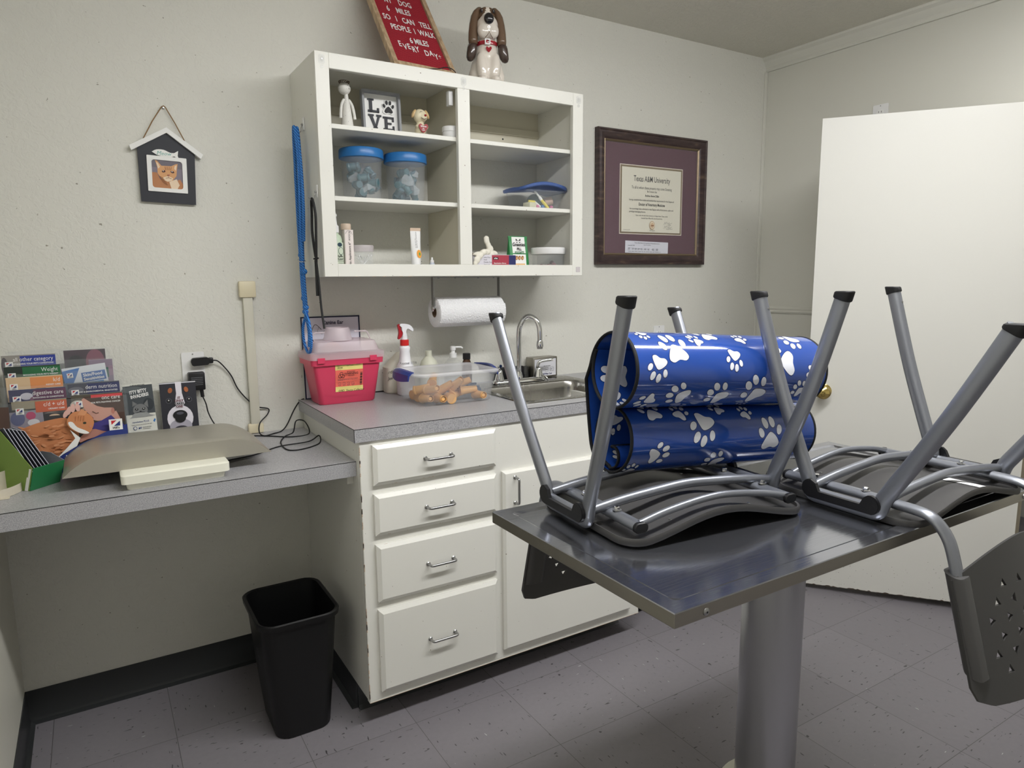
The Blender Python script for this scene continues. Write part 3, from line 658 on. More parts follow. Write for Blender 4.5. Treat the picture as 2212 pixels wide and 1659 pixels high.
def matpt(s,x,off=0):
    s=min(max(s,0),cum[-1]-1e-6); i=max(k for k in range(len(cum)-1) if cum[k]<=s); k=(s-cum[i])/(cum[i+1]-cum[i])
    a,b=prof[i],prof[i+1]; y=a[0]+(b[0]-a[0])*k; z=a[1]+(b[1]-a[1])*k; sx=a[2]+(b[2]-a[2])*k
    t0=V(prof[min(i+1,len(prof)-1)][:2])-V(prof[max(i-1,0)][:2]); t1=V(prof[min(i+2,len(prof)-1)][:2])-V(prof[i][:2]); tt=t0.normalized()*(1-k)+t1.normalized()*k; tt.normalize(); n=V((-tt.y,tt.x))   # outward side
    y+=n.x*off; z+=n.y*off
    return O+ax*(x+sx)+e_y*y+e_z*z
t=thing('agility_mat','glossy blue vinyl mat with white paw prints rolled up and resting on the upturned chairs','mat',(.55,-1.46,.97))
m=MB(); nx=2; loops=[]
HT=.0014
ss=cum
ring=[(x,HT) for x in (0,ML)]+[(x,-HT) for x in (ML,0)]
m.loft([[matpt(s,x,o_) for x,o_ in ring] for s in ss],BLUEV)
def decal(poly,sc,xc,side,mm_,lift):
    n=len(poly); cx_=sum(p[0] for p in poly)/n; cy_=sum(p[1] for p in poly)/n; vs=[]; f=[]
    K=4
    def at(px,py): return matpt(sc+py,min(max(xc+px,.001),ML-.001),side*(HT+lift))
    vs.append(at(cx_,cy_))
    for k in range(1,K+1):
        for px,py in poly: vs.append(at(cx_+(px-cx_)*k/K,cy_+(py-cy_)*k/K))
    for j in range(n): f.append((0,1+j,1+(j+1)%n))
    for r in range(K-1):
        a,b=1+r*n,1+(r+1)*n
        for j in range(n): f.append((a+j,b+j,b+(j+1)%n,a+(j+1)%n))
    m.mesh(vs,f,mm_)
def addpaw(sc,xc,size,rot,side=1):
    for q in paw(0,0,size,rot):
        cx_=sum(p[0] for p in q)/len(q); cy_=sum(p[1] for p in q)/len(q); rad=max(math.hypot(p[0]-cx_,p[1]-cy_) for p in q); k=1+.0016/rad
        decal([(cx_+(a-cx_)*k,cy_+(b-cy_)*k) for a,b in q],sc,xc,side,PAWD,.0002); decal(q,sc,xc,side,PAWW,.0004)
def s_of(which,deg):       # arc position: 'U' upper roll, 'L' lower roll; deg measured 90=top,180=near,270=bottom
    best=None
    for i,p in enumerate(prof):
        c=U0 if which=='U' else L0; a=math.degrees(math.atan2(p[1]-c[1],p[0]-c[0]))%360; r=math.hypot(p[0]-c[0],p[1]-c[1]); tgt=(R1 if which=='U' else R2)
        if which=='L' and p[1]>L0[1]+R2*1.2: continue
        if which=='U' and p[1]<-R1*1.2: continue
        d=abs((a-deg+180)%360-180)+abs(r-tgt)*2500
        if best is None or d<best[0]: best=(d,cum[i])
    return best[1]
PAWS_=PAWLIST=[('U',.045,108,.036,2.7),('U',.105,133,.078,.15),('U',.175,116,.040,.55),('U',.225,96,.06,.1),('U',.315,112,.040,-.5),('U',.05,170,.056,2.8),('U',.262,158,.05,2.9),('U',.40,160,.085,1.5),('U',.47,118,.060,2.3),('U',.115,214,.062,1.2),('U',.225,212,.066,.9),('U',.33,205,.075,.7),('U',.47,205,.046,.8),('U',.51,178,.06,1.2),('U',.04,226,.05,2.2),
 ('L',.07,112,.062,.2),('L',.15,120,.05,-.5),('L',.26,108,.045,.4),('L',.34,122,.042,-.4),('L',.195,160,.078,2.7),('L',.08,196,.056,-1.3),('L',.245,222,.060,1.0),('L',.40,165,.080,.1),('L',.49,200,.046,-1.1),('L',.50,120,.05,.6),('L',.02,232,.04,.4)]
for w_,x,dg,sz,ro in PAWLIST: addpaw(s_of(w_,dg),x,sz,ro)
for sI,x,sz,ro in ((.06,.05,.075,1.7),(.13,.035,.06,.1),(.19,.05,.04,.8),(.245,.05,.05,1.0),(cum[-1]-.20,.04,.055,.3),(cum[-1]-.26,.06,.05,1.2),(cum[-1]-.045,.035,.06,.6),(cum[-1]-.12,.05,.05,2)): addpaw(sI,x,sz,ro,-1)
build('mat_sheet',m,t,ang=50,recalc=False)
m=MB(); m.tube([matpt(s,0) for s in ss],.0042,BIND,rb=.0030,ref=tuple(ax),n=10); build('edge_binding',m,t)
m=MB(); m.tube([matpt(s,ML) for s in ss],.0042,BIND,rb=.0030,ref=tuple(ax),n=10); build('edge_binding',m,t)
m=MB(); m.tube([matpt(cum[-1],x) for x in (0,ML/2,ML)],.004,BIND,n=8); build('edge_binding',m,t)
# ================================================================ WASTE BIN
t=thing('waste_bin','black rectangular plastic waste bin on the floor under the desk beside the cabinet','bin',(-.18,-.41,0))
m=MB(); cx,cy=-.179,-.409
cy=-.413
sec=[(.001,.156,.212,.04,-.176,-.412),(.004,.170,.228,.045,-.176,-.412),(.14,.192,.254,.045,-.178,-.412),(.360,.224,.278,.045,cx,cy),(.374,.226,.280,.045,cx,cy),(.376,.246,.300,.052,cx,cy),(.390,.248,.302,.052,cx,cy),(.393,.240,.294,.05,cx,cy),(.390,.226,.280,.045,cx,cy),(.14,.186,.248,.04,-.178,-.412),(.008,.162,.220,.04,-.176,-.412)]
m.stack(sec,BIN); build('bin_body',m,t,ang=40)
m=MB(); T=frame((-.2815,-.405,.24),(0,-1,0),(-.11,0,1)); q=Print(m,T,.0004); LT=paper('faint_logo',120,122,126)
for a0 in (90,210,330):
    q.line([(.018*math.cos(math.radians(a0+k)),.018*math.sin(math.radians(a0+k))) for k in range(-45,50,15)],.006,LT)
q.lines(-.02,.02,-.03,3,.006,.002,LT,2); build('recycling_mark',m,t,smooth=False,label='small pale recycling mark on the side')
# ================================================================ HOUSE SHAPED CAT FRAME
t=thing('house_photo_frame','dark house shaped photo frame with white roof and cat photo hanging on wall','picture frame',(-.385,-.01,1.64))
sk=MX.Rotation(math.radians(-1.5),4,'Z')
T=frame((-.390,-.006,1.72),(1,0,0),(0,0,1))@sk
NAVY=mat('dark_navy_board',(45,47,54),.55)
m=MB(); m.prism([(-.078,-.080),(.080,-.080),(.083,.092),(.004,.146),(-.082,.092)],0,.008,NAVY,T); build('backing',m,t)
m=MB(); m.prism([(-.104,.086),(-.098,.072),(.003,.136),(.003,.152)],0,.016,WHTM,T); m.prism([(.003,.152),(.003,.136),(.100,.066),(.107,.080)],0,.016,WHTM,T); build('roof',m,t)
m=MB(); F_=[(x,y) for x,y in rrect(.112,.110,.002,2)]; I_=rrect(.088,.086,.008,4)
m.loft([[V((x,y,z)) for x,y in rrect(.114,.110,.002,4)] for z in (.0082,.012)]+[[V((x,y,.012)) for x,y in rrect(.088,.086,.008,4)],[V((x,y,.0082)) for x,y in rrect(.088,.086,.008,4)]],WHTM,False,False,T=T@loc(0,.008,0)); build('photo_mount',m,t)
m=MB(); q=Print(m,T@loc(0,.008,.0083)); B=paper
q.rect(-.046,-.045,.046,.045,B('photo_violet_grey',128,120,132)); q.rect(-.046,.020,.046,.045,B('photo_grey_mauve',112,106,116))
OR1,OR2,OR3,CRM=B('cat_orange',214,160,110),B('cat_deep_orange',182,124,82),B('cat_brown',150,98,66),B('cat_cream',232,208,180)
q.poly([(-.046,.004),(-.030,.004),(-.022,-.015),(.02,-.02),(.036,-.012),(.046,-.03),(.046,-.045),(-.046,-.045)],OR2)
q.poly([(-.034,.042),(-.028,.040),(-.016,.026),(.012,.027),(.024,.034),(.031,.036),(.028,.018),(.026,-.002),(.014,-.018),(-.002,-.022),(-.018,-.014),(-.028,.002),(-.028,.02)],OR1)
q.poly([(-.031,.036),(-.026,.034),(-.020,.022),(-.026,.016)],CRM); q.poly([(.028,.032),(.022,.028),(.020,.020),(.025,.014)],CRM)
q.poly([(-.014,-.010),(.002,-.004),(.016,-.010),(.012,-.018),(.0,-.022),(-.010,-.018)],CRM); q.poly([(.004,-.022),(.026,-.012),(.034,-.03),(.026,-.045),(.01,-.045)],CRM)
for s in (-1,1): q.poly(ell(.011,.007,12,s*.0125+.002,.009,-s*.25),B('cat_eye_dark',84,52,48)); q.poly(ell(.003,.003,8,s*.0125+.001,.0105),P_W)
for x in (-.006,.0,.006,.012): q.line([(x,.024),(x*.8,.014)],.0016,OR3)
for k in range(5): q.line([(-.026+k*.003,-.006-k*.005),(-.012+k*.003,-.012-k*.005)],.0014,OR3)
q.poly([(-.001,.0),(.007,.0),(.003,-.005)],B('cat_nose',170,96,84)); q.line([(.003,-.005),(.003,-.009),(-.005,-.012)],.001,OR3); q.line([(.003,-.009),(.011,-.012)],.001,OR3)
build('cat_photo',m,t,smooth=False,label='photo of an orange tabby cat')
m=MB(); fish=[(p.x,p.y) for p in fpath([(-.042,.074,0),(-.028,.082,0),(-.008,.083,0),(.010,.076,0),(.022,.076,0)],3)]+[(.034,.084),(.032,.068),(.036,.058)]+[(p.x,p.y) for p in fpath([(.022,.066,0),(.008,.062,0),(-.01,.062,0),(-.028,.066,0)],3)]
m.prism(fish,.0083,.0125,WHTM,T); q=Print(m,T@loc(0,0,.0126)); q.text('Meow',-.008,.0665,.0165,B('teal_script',104,170,160),shear=.25); build('fish_tag',m,t,smooth=False)
m=MB(); JUTE=mat('jute_twine',(138,108,74),.9)
m.tube([T@V(p) for p in [(-.063,.112,.006),(-.034,.17,.003),(-.006,.216,.003),(0,.219,.003),(.004,.216,.003),(.03,.17,.003),(.055,.118,.006)]],.0016,JUTE,n=6); build('twine',m,t)
m=MB(); m.lathe([(.003,0),(.003,.006),(.002,.008)],NICKEL,n=10,T=T@loc(-.001,.214,-.0055)); build('nail',m,t)
# ================================================================ DIPLOMA
t=thing('diploma_frame','framed university diploma with maroon mat hanging on the back wall','picture frame',(1.685,-.02,1.455))
T=frame((1.687,-.0008,1.754),(1,0,0),(0,0,1))@MX.Rotation(math.radians(.15),4,'Z'); fw_,fh_=.684,.602
FR=mat('dark_bronze_wood_frame',(66,52,50),.38,.1)
n_=tex(FR,'ShaderNodeTexNoise',1,3,vec=mapping(FR,(14,14,60))); L(FR,ramp(FR,n_.outputs['Fac'],[(.3,(50,38,40)),(.6,(72,58,56)),(.85,(120,102,84))]),bsdf(FR).inputs['Base Color'])
FG=mat('worn_gold_fillet',(128,112,90),.35,.5)
def frame_ring(mb,secs,m_,T):   # secs: (inset, z)
    lo=[[V((sx*(fw_/2-i),sy*(fh_/2-i),z)) for sx,sy in ((-1,-1),(1,-1),(1,1),(-1,1))] for i,z in secs]; mb.loft(lo,m_,False,False,T=T)
m=MB(); frame_ring(m,[(0,0),(0,.024),(.003,.028),(.008,.028),(.011,.024),(.020,.0265),(.036,.021),(.044,.0145)],FR,T); frame_ring(m,[(.044,.0145),(.047,.0165),(.050,.0145),(.053,.011),(.0535,.006)],FG,T); build('moulding',m,t,ang=30)
m=MB(); q=Print(m,T@loc(0,0,.0062),.0003); MAR=mat('maroon_mat_board',(86,48,60),.75)
q.rect(-fw_/2+.05,-fh_/2+.05,fw_/2-.05,fh_/2-.05,MAR); build('mat_board',m,t,smooth=False)
m=MB(); q=Print(m,T@loc(-.003,-.003,.0068),.0003); q.rect(-.1985,-.1565,.1985,.1585,B('bevel_white',225,215,200)); q.rect(-.195,-.153,.195,.155,mat('bronze_fillet',(130,112,84),.4,.3)); q.rect(-.186,-.146,.187,.147,P_CR)
INK=B('diploma_ink',44,42,40)
for tx,y,sz,bd,sx_ in (('Texas A&M University',.086,.037,.008,.68),('To all to whom these presents may come Greeting',.052,.0185,.0,.66),('Be it known that',.038,.013,0,.7),('Andrea Aaron Dillin',.018,.0145,.01,.75),('Doctor of Veterinary Medicine',-.024,.019,.008,.7)):
    q.text(tx,0,y,sz,INK,bold=bd,sx=sx_)
q.text('having completed the studies and satisfied the requirements for the Degree of',0,-.002,.0112,INK,sx=.8); q.text('has accordingly been admitted to that Degree with all the honors, rights and',0,-.043,.0112,INK,sx=.8); q.text('privileges belonging thereto.',-.142,-.056,.0112,INK,'LEFT',sx=.8)
q.text('Given under the seal of the University at College Station, Texas, on the',0,-.072,.009,INK,sx=.78); q.text('twentieth day of May, A.D., two thousand nine.',0,-.084,.009,INK,sx=.78)
q.poly(ell(.034,.040,24,.002,-.113),B('seal_gold',196,168,134)); q.poly(ell(.027,.033,24,.002,-.113),P_CR); q.poly(ell(.022,.027,20,.002,-.113),B('seal_tan',206,180,150)); q.text('A&M',.002,-.117,.009,B('seal_brown',130,76,50),bold=.02); q.text('State Capitol',.002,-.139,.0065,INK)
for yy in (-.103,-.121):
    q.line([(p.x,p.y) for p in fpath([(.076,yy-.006,0),(.084,yy+.008,0),(.086,yy-.002,0),(.096,yy+.009,0),(.1,yy,0),(.112,yy+.006,0),(.108,yy-.003,0),(.13,yy+.004,0)],3)],.0008,P_DG); q.text('Secretary of Board' if yy<-.11 else 'President',.112,yy-.008,.0055,INK)
q.text('Awarded May 5, 2009',-.178,-.138,.0045,INK,'LEFT'); build('diploma_sheet',m,t,smooth=False,label='cream diploma sheet with black lettering')
m=MB(); q=Print(m,T@loc(-.028,-.221,.0072)@MX.Rotation(-.02,4,'Z'),.0003); q.rect(-.136,-.027,.136,.029,B('slip_white',214,214,224)); q.text('Texas State Board of Veterinary Medical Examiners',0,.018,.009,P_DG,sx=.85); q.text('License Certificate',0,.011,.006,P_DG)
q.text('License No. 7981',-.12,.006,.006,P_DG,'LEFT')
for i,x in enumerate((-.12,-.095,-.078,-.06,-.043,-.02,.002,.03,.055)): q.lines(x,x+.013,-.006,2,.005,.0018,P_DG,i)
q.lines(-.12,.10,-.020,1,.005,.0012,P_DG,3); build('licence_slip',m,t,smooth=False,label='small white licence slip')
m=MB(); m.prism([(-fw_/2+.05,-fh_/2+.05),(fw_/2-.05,-fh_/2+.05),(fw_/2-.05,fh_/2-.05),(-fw_/2+.05,fh_/2-.05)],.0095,.0105,glass('picture_glass',(230,235,240),.04,.02),T); build('glazing',m,t)
# ================================================================ ITEMS ON TOP OF THE WALL CABINET
# letter board leaning back against the wall
bl=V((.298,-.262,UZ1+.0012)); lean=math.radians(28)
T=frame((.283,-.292,UZ1+.003),(.995,.10,0),(-.1*.0,math.sin(lean+.1),math.cos(lean+.1)))
bw,bh=.245,.47
t=thing('letter_board','red felt letter board with wooden frame and white letters leaning on the wall','sign',T@V((bw/2,0,0)))
OAK=mat('light_oak_frame',(176,150,120),.5); n_=tex(OAK,'ShaderNodeTexNoise',1,4,vec=mapping(OAK,(70,70,12))); L(OAK,ramp(OAK,n_.outputs['Fac'],[(.3,(150,124,96)),(.6,(186,162,132))]),bsdf(OAK).inputs['Base Color'])
FELT=mat('red_felt',(158,34,48),.85); wv=tex(FELT,'ShaderNodeTexWave',28,0,bands_direction='Z') if False else None
m=MB()
for a,b,c,d in ((0,.018,0,bh),(bw-.018,bw,0,bh),(.018,bw-.018,0,.018),(.018,bw-.018,bh-.018,bh)): m.box(a,b,c,d,-.02,.0,OAK,.0008,1,T=T)
build('wooden_frame',m,t)
m=MB(); m.box(.018,bw-.018,.018,bh-.018,-.016,-.009,FELT,T=T)
k=.021
while k<bh-.02: m.box(.0185,bw-.0185,k,k+.0032,-.0092,-.0072,FELT,.0006,1,T=T); k+=.0048
build('felt_panel',m,t,label='ribbed red felt panel')
ROWS=[('MY    DOG',.118,.312),('6    MILES',.108,.268),('SO   I   CAN   TELL',.128,.222),('PEOPLE  I  WALK',.136,.178),('6 MILES',.142,.126)]
for tx,x,y in ROWS:
    m=MB(); q=Print(m,T@loc(0,0,-.0066),.0); q.text(tx,x,y,.037,WHT,bold=.018,sx=.62); build('letter_row',m,t,smooth=False)
m=MB(); q=Print(m,T@loc(0,0,-.0066),.0)
for ch,x,y in (('E',.058,.098),('V',.075,.088),('E',.091,.093),('R',.107,.083),('Y',.122,.088),('D',.156,.078),('A',.175,.082),('Y',.192,.071),('*',.207,.066)): q.text(ch,x,y,.037,WHT,bold=.018,sx=.66)
build('letter_row',m,t,smooth=False)
m=MB(); m.tube(fpath([(.40,-.285,UZ1+.0025),(.44,-.296,UZ1+.006),(.465,-.297,UZ1+.014),(.492,-.294,UZ1+.013),(.505,-.296,UZ1+.0025)],5),.0016,RUB,n=8); build('loose_wire',m,label='thin black wire on cabinet top below the red letter board',cat='wire')
# ceramic basset hound jar
bx,by,bz=.675,-.215,UZ1
def T0(x,y,z): return (bx+x,by+y,bz+z)
CW=mat('white_glazed_ceramic',(222,214,204),.12,coat=.6); CB=mat('brown_glazed_ceramic',(104,82,64),.15,coat=.6); CK=mat('black_glaze',(26,24,28),.12,coat=.6); CR=mat('red_glaze',(158,28,44),.15,coat=.6); CDK=mat('dark_brown_glaze',(66,52,46),.2,coat=.5)
t=thing('dog_jar','glazed ceramic basset hound jar with red collar on top of the cabinet','figurine',(bx,by,bz),group=None)
fa=math.radians(14)           # the dog faces the room, turned a little left
Td=loc(bx,by,bz)@rz(-.35)
def body(m):
    m.ball((0,.01,.055),(.060,.056,.062),CW); m.ball((0,.0,.098),(.045,.042,.06),CW); m.ball((0,-.006,.135),(.033,.032,.035),CW)
    for s in (-1,1): m.ball((s*.022,-.030,.05),(.022,.024,.058),CW,rot=ry(s*.12)); m.ball((s*.024,-.045,.010),(.020,.026,.014),CW); m.ball((s*.044,.012,.030),(.024,.035,.034),CW)
vs,fs=blob(body,.0045,5); m=MB(); i0,i1=m.mi(CW),m.mi(CK); mi=[]
for f in fs:
    c=sum((vs[k] for k in f),V())/len(f); mi.append(i1 if (c.y>.018 and c.z<.075+.25*(c.y-.018) and abs(c.x)>.022) or c.y>.05 else i0)
m.mesh(vs,fs,CW,Td,mis=mi); build('body',m,t,ang=180)
def head(m):
    m.ball((0,.004,.226),(.040,.040,.040),CW); m.ball((0,-.014,.196),(.041,.040,.046),CW,rot=rx(.2)); m.ball((0,.0,.16),(.032,.030,.022),CW); m.ball((0,-.004,.250),(.030,.030,.018),CW)
    m.ball((-.015,-.034,.178),(.025,.020,.028),CW); m.ball((.015,-.034,.178),(.025,.020,.028),CW)
vs,fs=blob(head,.004,5); m=MB(); i0,i1=m.mi(CW),m.mi(CB); mi=[]
for f in fs:
    c=sum((vs[k] for k in f),V())/len(f); half=.007 if c.z>.246 else .007+(.246-c.z)*.85
    mi.append(i1 if (c.z>.165 and (abs(c.x)>half or c.y>.012)) else i0)
m.mesh(vs,fs,CW,Td,mis=mi); hd=build('head',m,t,ang=180)
m=MB(); m.ball((0,-.056,.213),(.018,.012,.019),CK,T=Td); build('nose',m,hd,label='big black nose')
for s in (-1,1):
    m=MB(); m.ball((s*.0215,-.0285,.247),(.0055,.0045,.008),CDK,T=Td); m.ball((s*.0215,-.0315,.246),(.0036,.003,.005),CK,T=Td); m.ball((s*.0205,-.0342,.248),(.0011,.0008,.0013),WHTM,T=Td,seg=8); build('eye',m,hd)
    circ_=[(math.cos(q),math.sin(q)) for q in [2*PI*j/14 for j in range(14)]]
    m=MB(); m.loft([[Td@V((s*(cx_+a*wx_),-.006-.002*k+b*wy_,z_)) for a,b in circ_] for k,(cx_,wx_,wy_,z_) in enumerate([(.028,.010,.014,.262),(.036,.014,.018,.250),(.043,.016,.020,.232),(.048,.017,.021,.205),(.051,.018,.021,.175),(.052,.018,.020,.150),(.052,.016,.018,.136)])],CB); build('ear',m,hd,ang=180)
    m=MB(); m.loft([[Td@V((s*(cx_+a*wx_),-.018+b*wy_,z_)) for a,b in circ_] for cx_,wx_,wy_,z_ in [(.054,.017,.018,.134),(.056,.018,.019,.124),(.059,.018,.018,.105),(.062,.016,.016,.090),(.064,.010,.010,.080),(.064,.004,.004,.077)]],CDK); build('ear_tip',m,t,ang=180)
m=MB(); q=Print(m,Td@frame((0,-.0575,.165),(1,0,0),(0,-.1,1)))
m.tube([Td@V(p) for p in [(-.014,-.050,.150),(-.006,-.056,.158),(0,-.058,.169),(.006,-.056,.158),(.014,-.050,.150)]],.0012,CB,n=6); build('mouth',m,hd)
m=MB(); m.lathe([(.034,0),(.0375,.001),(.0385,.006),(.0375,.013),(.034,.014)],CR,T=Td@loc(0,-.005,.132)); cl_=build('collar',m,t,label='red glazed collar')
m=MB(); Tb=Td@frame((-.004,-.0445,.139),(1,0,0),(0,0,1)); m.loft([[V((x,y,z)) for x,y in rrect(w_,h_,.003,3)] for w_,h_,z in ((.020,.020,-.004),(.020,.020,.002),(.012,.012,.002),(.012,.012,-.003))],WHT,T=Tb); m.box(-.001,.008,-.0012,.0012,-.003,.002,WHT,T=Tb); build('buckle',m,cl_,label='white buckle')
m=MB(); hp=[(0,-.010),(.010,.002),(.009,.008),(.005,.009),(0,.005),(-.005,.009),(-.009,.008),(-.010,.002)]; m.prism([(p.x,p.y) for p in fpath([(x,y,0) for x,y in hp],3,True)],-.004,.0022,CR,Td@frame((.0,-.0425,.114),(1,0,0),(0,-.35,1))); build('heart',m,t,label='small red heart on chest')
# ================================================================ SHELF ITEMS, top left bay
z1,z2,z3=1.883,1.659,1.4201
SPK=mat('white_speckled_ceramic',(222,220,214),.45); n_=tex(SPK,'ShaderNodeTexNoise',420,1); L(SPK,mixc(SPK,ramp(SPK,n_.outputs['Fac'],[(.70,K1),(.73,W1)]),hexc(224,222,216),hexc(70,66,64)),bsdf(SPK).inputs['Base Color'])
t=thing('angel_figurine','white speckled slim figurine with round head on the top shelf','figurine',(.142,-.2,z1))
m=MB(); m.lathe([(.0215,0),(.0215,.004),(.0165,.045),(.012,.08),(.0075,.10),(.0055,.118)],SPK,T=loc(.146,-.2,z1)); build('body',m,t)
m=MB(); m.ball((.1405,-.2,z1+.132),(.0205,.0205,.0195),SPK)
Tf=frame((.149,-.2192,z1+.134),(.85,.45,0),(0,0,1))
for p in ((-.006,.004),(.006,.002)): m.ball(tuple(Tf@V((p[0],p[1],.001))),.0011,P_K,seg=8)
m.tube([Tf@V(p) for p in [(-.002,-.004,.0012),(.001,-.006,.0014),(.005,-.005,.001)]],.0006,P_K,n=6); hd=build('head',m,t)
m=MB(); rr=random.Random(4)
for k in range(16):
    a=k*.39; m.tube(fpath([(.1405+.014*math.cos(a),-.2+.014*math.sin(a),z1+.147),(.1405+.018*math.cos(a+.4),-.2+.018*math.sin(a+.4),z1+.154),(.1405+.012*math.cos(a+.9),-.2+.012*math.sin(a+.9),z1+.156)],3),.0009,mat('brown_wire',(88,72,58),.5),n=5)
build('wreath',m,hd)
for s in (-1,1):
    m=MB(); m.tube(fpath([(.146+s*.008,-.2,z1+.098),(.146+s*.018,-.203,z1+.08),(.146+s*.023,-.206,z1+.05),(.146+s*.024,-.207,z1+.036)],4),.0048,SPK); build('arm',m,t)
t=thing('love_sign','small white sign reading LOVE with paw print in a grey frame','sign',(.28,-.16,z1))
T=frame((.2095,-.165,z1+.0002),(1,-.0,0),(0,.07,1)); w_,h_=.139,.148
GRF=mat('weathered_grey_wood',(148,150,154),.7)
m=MB()
for a,b,c,d in ((0,.008,0,h_),(w_-.008,w_,0,h_),(.008,w_-.008,0,.008),(.008,w_-.008,h_-.008,h_)): m.box(a,b,c,d,-.004,.018,GRF,.0006,1,T=T)
build('frame',m,t)
m=MB(); m.box(.008,w_-.008,.008,h_-.008,-.003,.0,WHTM,T=T); DK=mat('dark_slate_letters',(58,60,66),.6)
def slab(m,rects,polys,x,y,s):
    for a,b,c,d in rects: m.box(x+a*s,x+b*s,y+c*s,y+d*s,.0002,.004,DK,T=T)
    for p in polys: m.prism([(x+a*s,y+b*s) for a,b in p],.0002,.004,DK,T)
slab(m,[(.12,.36,0,1),(0,.5,.88,1),(0,.9,0,.16),(.74,.9,0,.34)],[],.024,.078,.045)
slab(m,[(0,.42,.87,1),(.62,1,.87,1),(.36,.68,0,.1)],[[(.08,.9),(.32,.9),(.60,.05),(.42,.05)],[(.72,.9),(.90,.9),(.60,.05),(.46,.05)]],.024,.024,.047)
slab(m,[(.12,.34,0,1),(0,.86,.86,1),(0,.88,0,.14),(.3,.66,.44,.58),(.72,.86,.66,1),(.74,.88,0,.34)],[],.077,.022,.046)
build('sign_board',m,t,smooth=False,label='white board with dark letters')
m=MB()
for q_ in paw(.098,.103,.045): 
    c_=(sum(p[0] for p in q_)/len(q_),sum(p[1] for p in q_)/len(q_)); m.prism([(c_[0]+(a-c_[0])*1.35,c_[1]+(b-c_[1])*1.35) for a,b in q_],.0002,.005,WHTM,T); m.prism(q_,.005,.0065,P_K,T)
build('paw_cutout',m,t,smooth=False,label='black paw on white cutout')
t=thing('puppy_figurine','small cream puppy figurine holding a red heart on the top shelf','figurine',(.41,-.2,z1))
Td=loc(.41,-.2,z1)@rz(-.15); PC=mat('cream_resin',(226,216,186),.35,coat=.3); PT=mat('tan_resin',(206,176,128),.35,coat=.3); HR=mat('heart_red',(150,20,32),.2,coat=.5)
def pb(m): m.ball((0,0,.026),(.020,.018,.030),PC); m.ball((0,.0,.074),(.024,.021,.025),PC); m.ball((.008,-.014,.068),(.014,.012,.012),PC); m.ball((-.014,-.012,.038),(.007,.010,.007),PC); m.ball((.02,-.010,.036),(.006,.009,.007),PC)
vs,fs=blob(pb,.0028,3); m=MB(); m.mesh(vs,fs,PC,Td); bd=build('body',m,t,ang=180)
for s in (-1,1):
    m=MB(); m.ball((s*.0235+.001,.0,.082),(.0065,.009,.016),PT,T=Td,rot=ry(-s*.45)); build('ear',m,bd)
m=MB(); m.ball((.012,-.027,.073),(.004,.003,.004),HR,T=Td,seg=10); build('nose',m,bd)
m=MB(); m.tube([Td@V(p) for p in [(-.002,-.0235,.066),(.003,-.0262,.061),(.010,-.0268,.060),(.016,-.024,.064)]],.0009,P_K,n=6); m.tube([Td@V(p) for p in [(-.006,-.0205,.084),(-.002,-.0215,.087),(.002,-.0215,.085)]],.0007,P_K,n=6); build('face_lines',m,bd)
m=MB(); m.prism([(p.x*1.6,p.y*1.6) for p in fpath([(x,y,0) for x,y in hp],3,True)],-.002,.005,HR,Td@frame((.004,-.022,.030),(1,0,0),(0,0,1))); q=Print(m,Td@frame((.004,-.0272,.030),(1,0,0),(0,0,1))); q.text('Warm',0,.003,.008,P_W,bold=.03); q.text('My',0,-.004,.006,P_W,bold=.03); q.text('Heart',0,-.009,.005,P_W,bold=.03); build('heart',m,t,label='red heart with white writing')
t=thing('cream_jar','small low white jar at the right end of the top left shelf','jar',(.512,-.225,z1))
m=MB(); m.lathe([(.028,0),(.030,.003),(.030,.024)],WHT,T=loc(.512,-.235,z1)); q=Print(m,loc(.512,-.235,z1)); build('pot',m,t)
m=MB(); m.lathe([(.0315,.0245),(.0315,.039),(.029,.042)],WHT,T=loc(.512,-.235,z1)); build('lid',m,t)
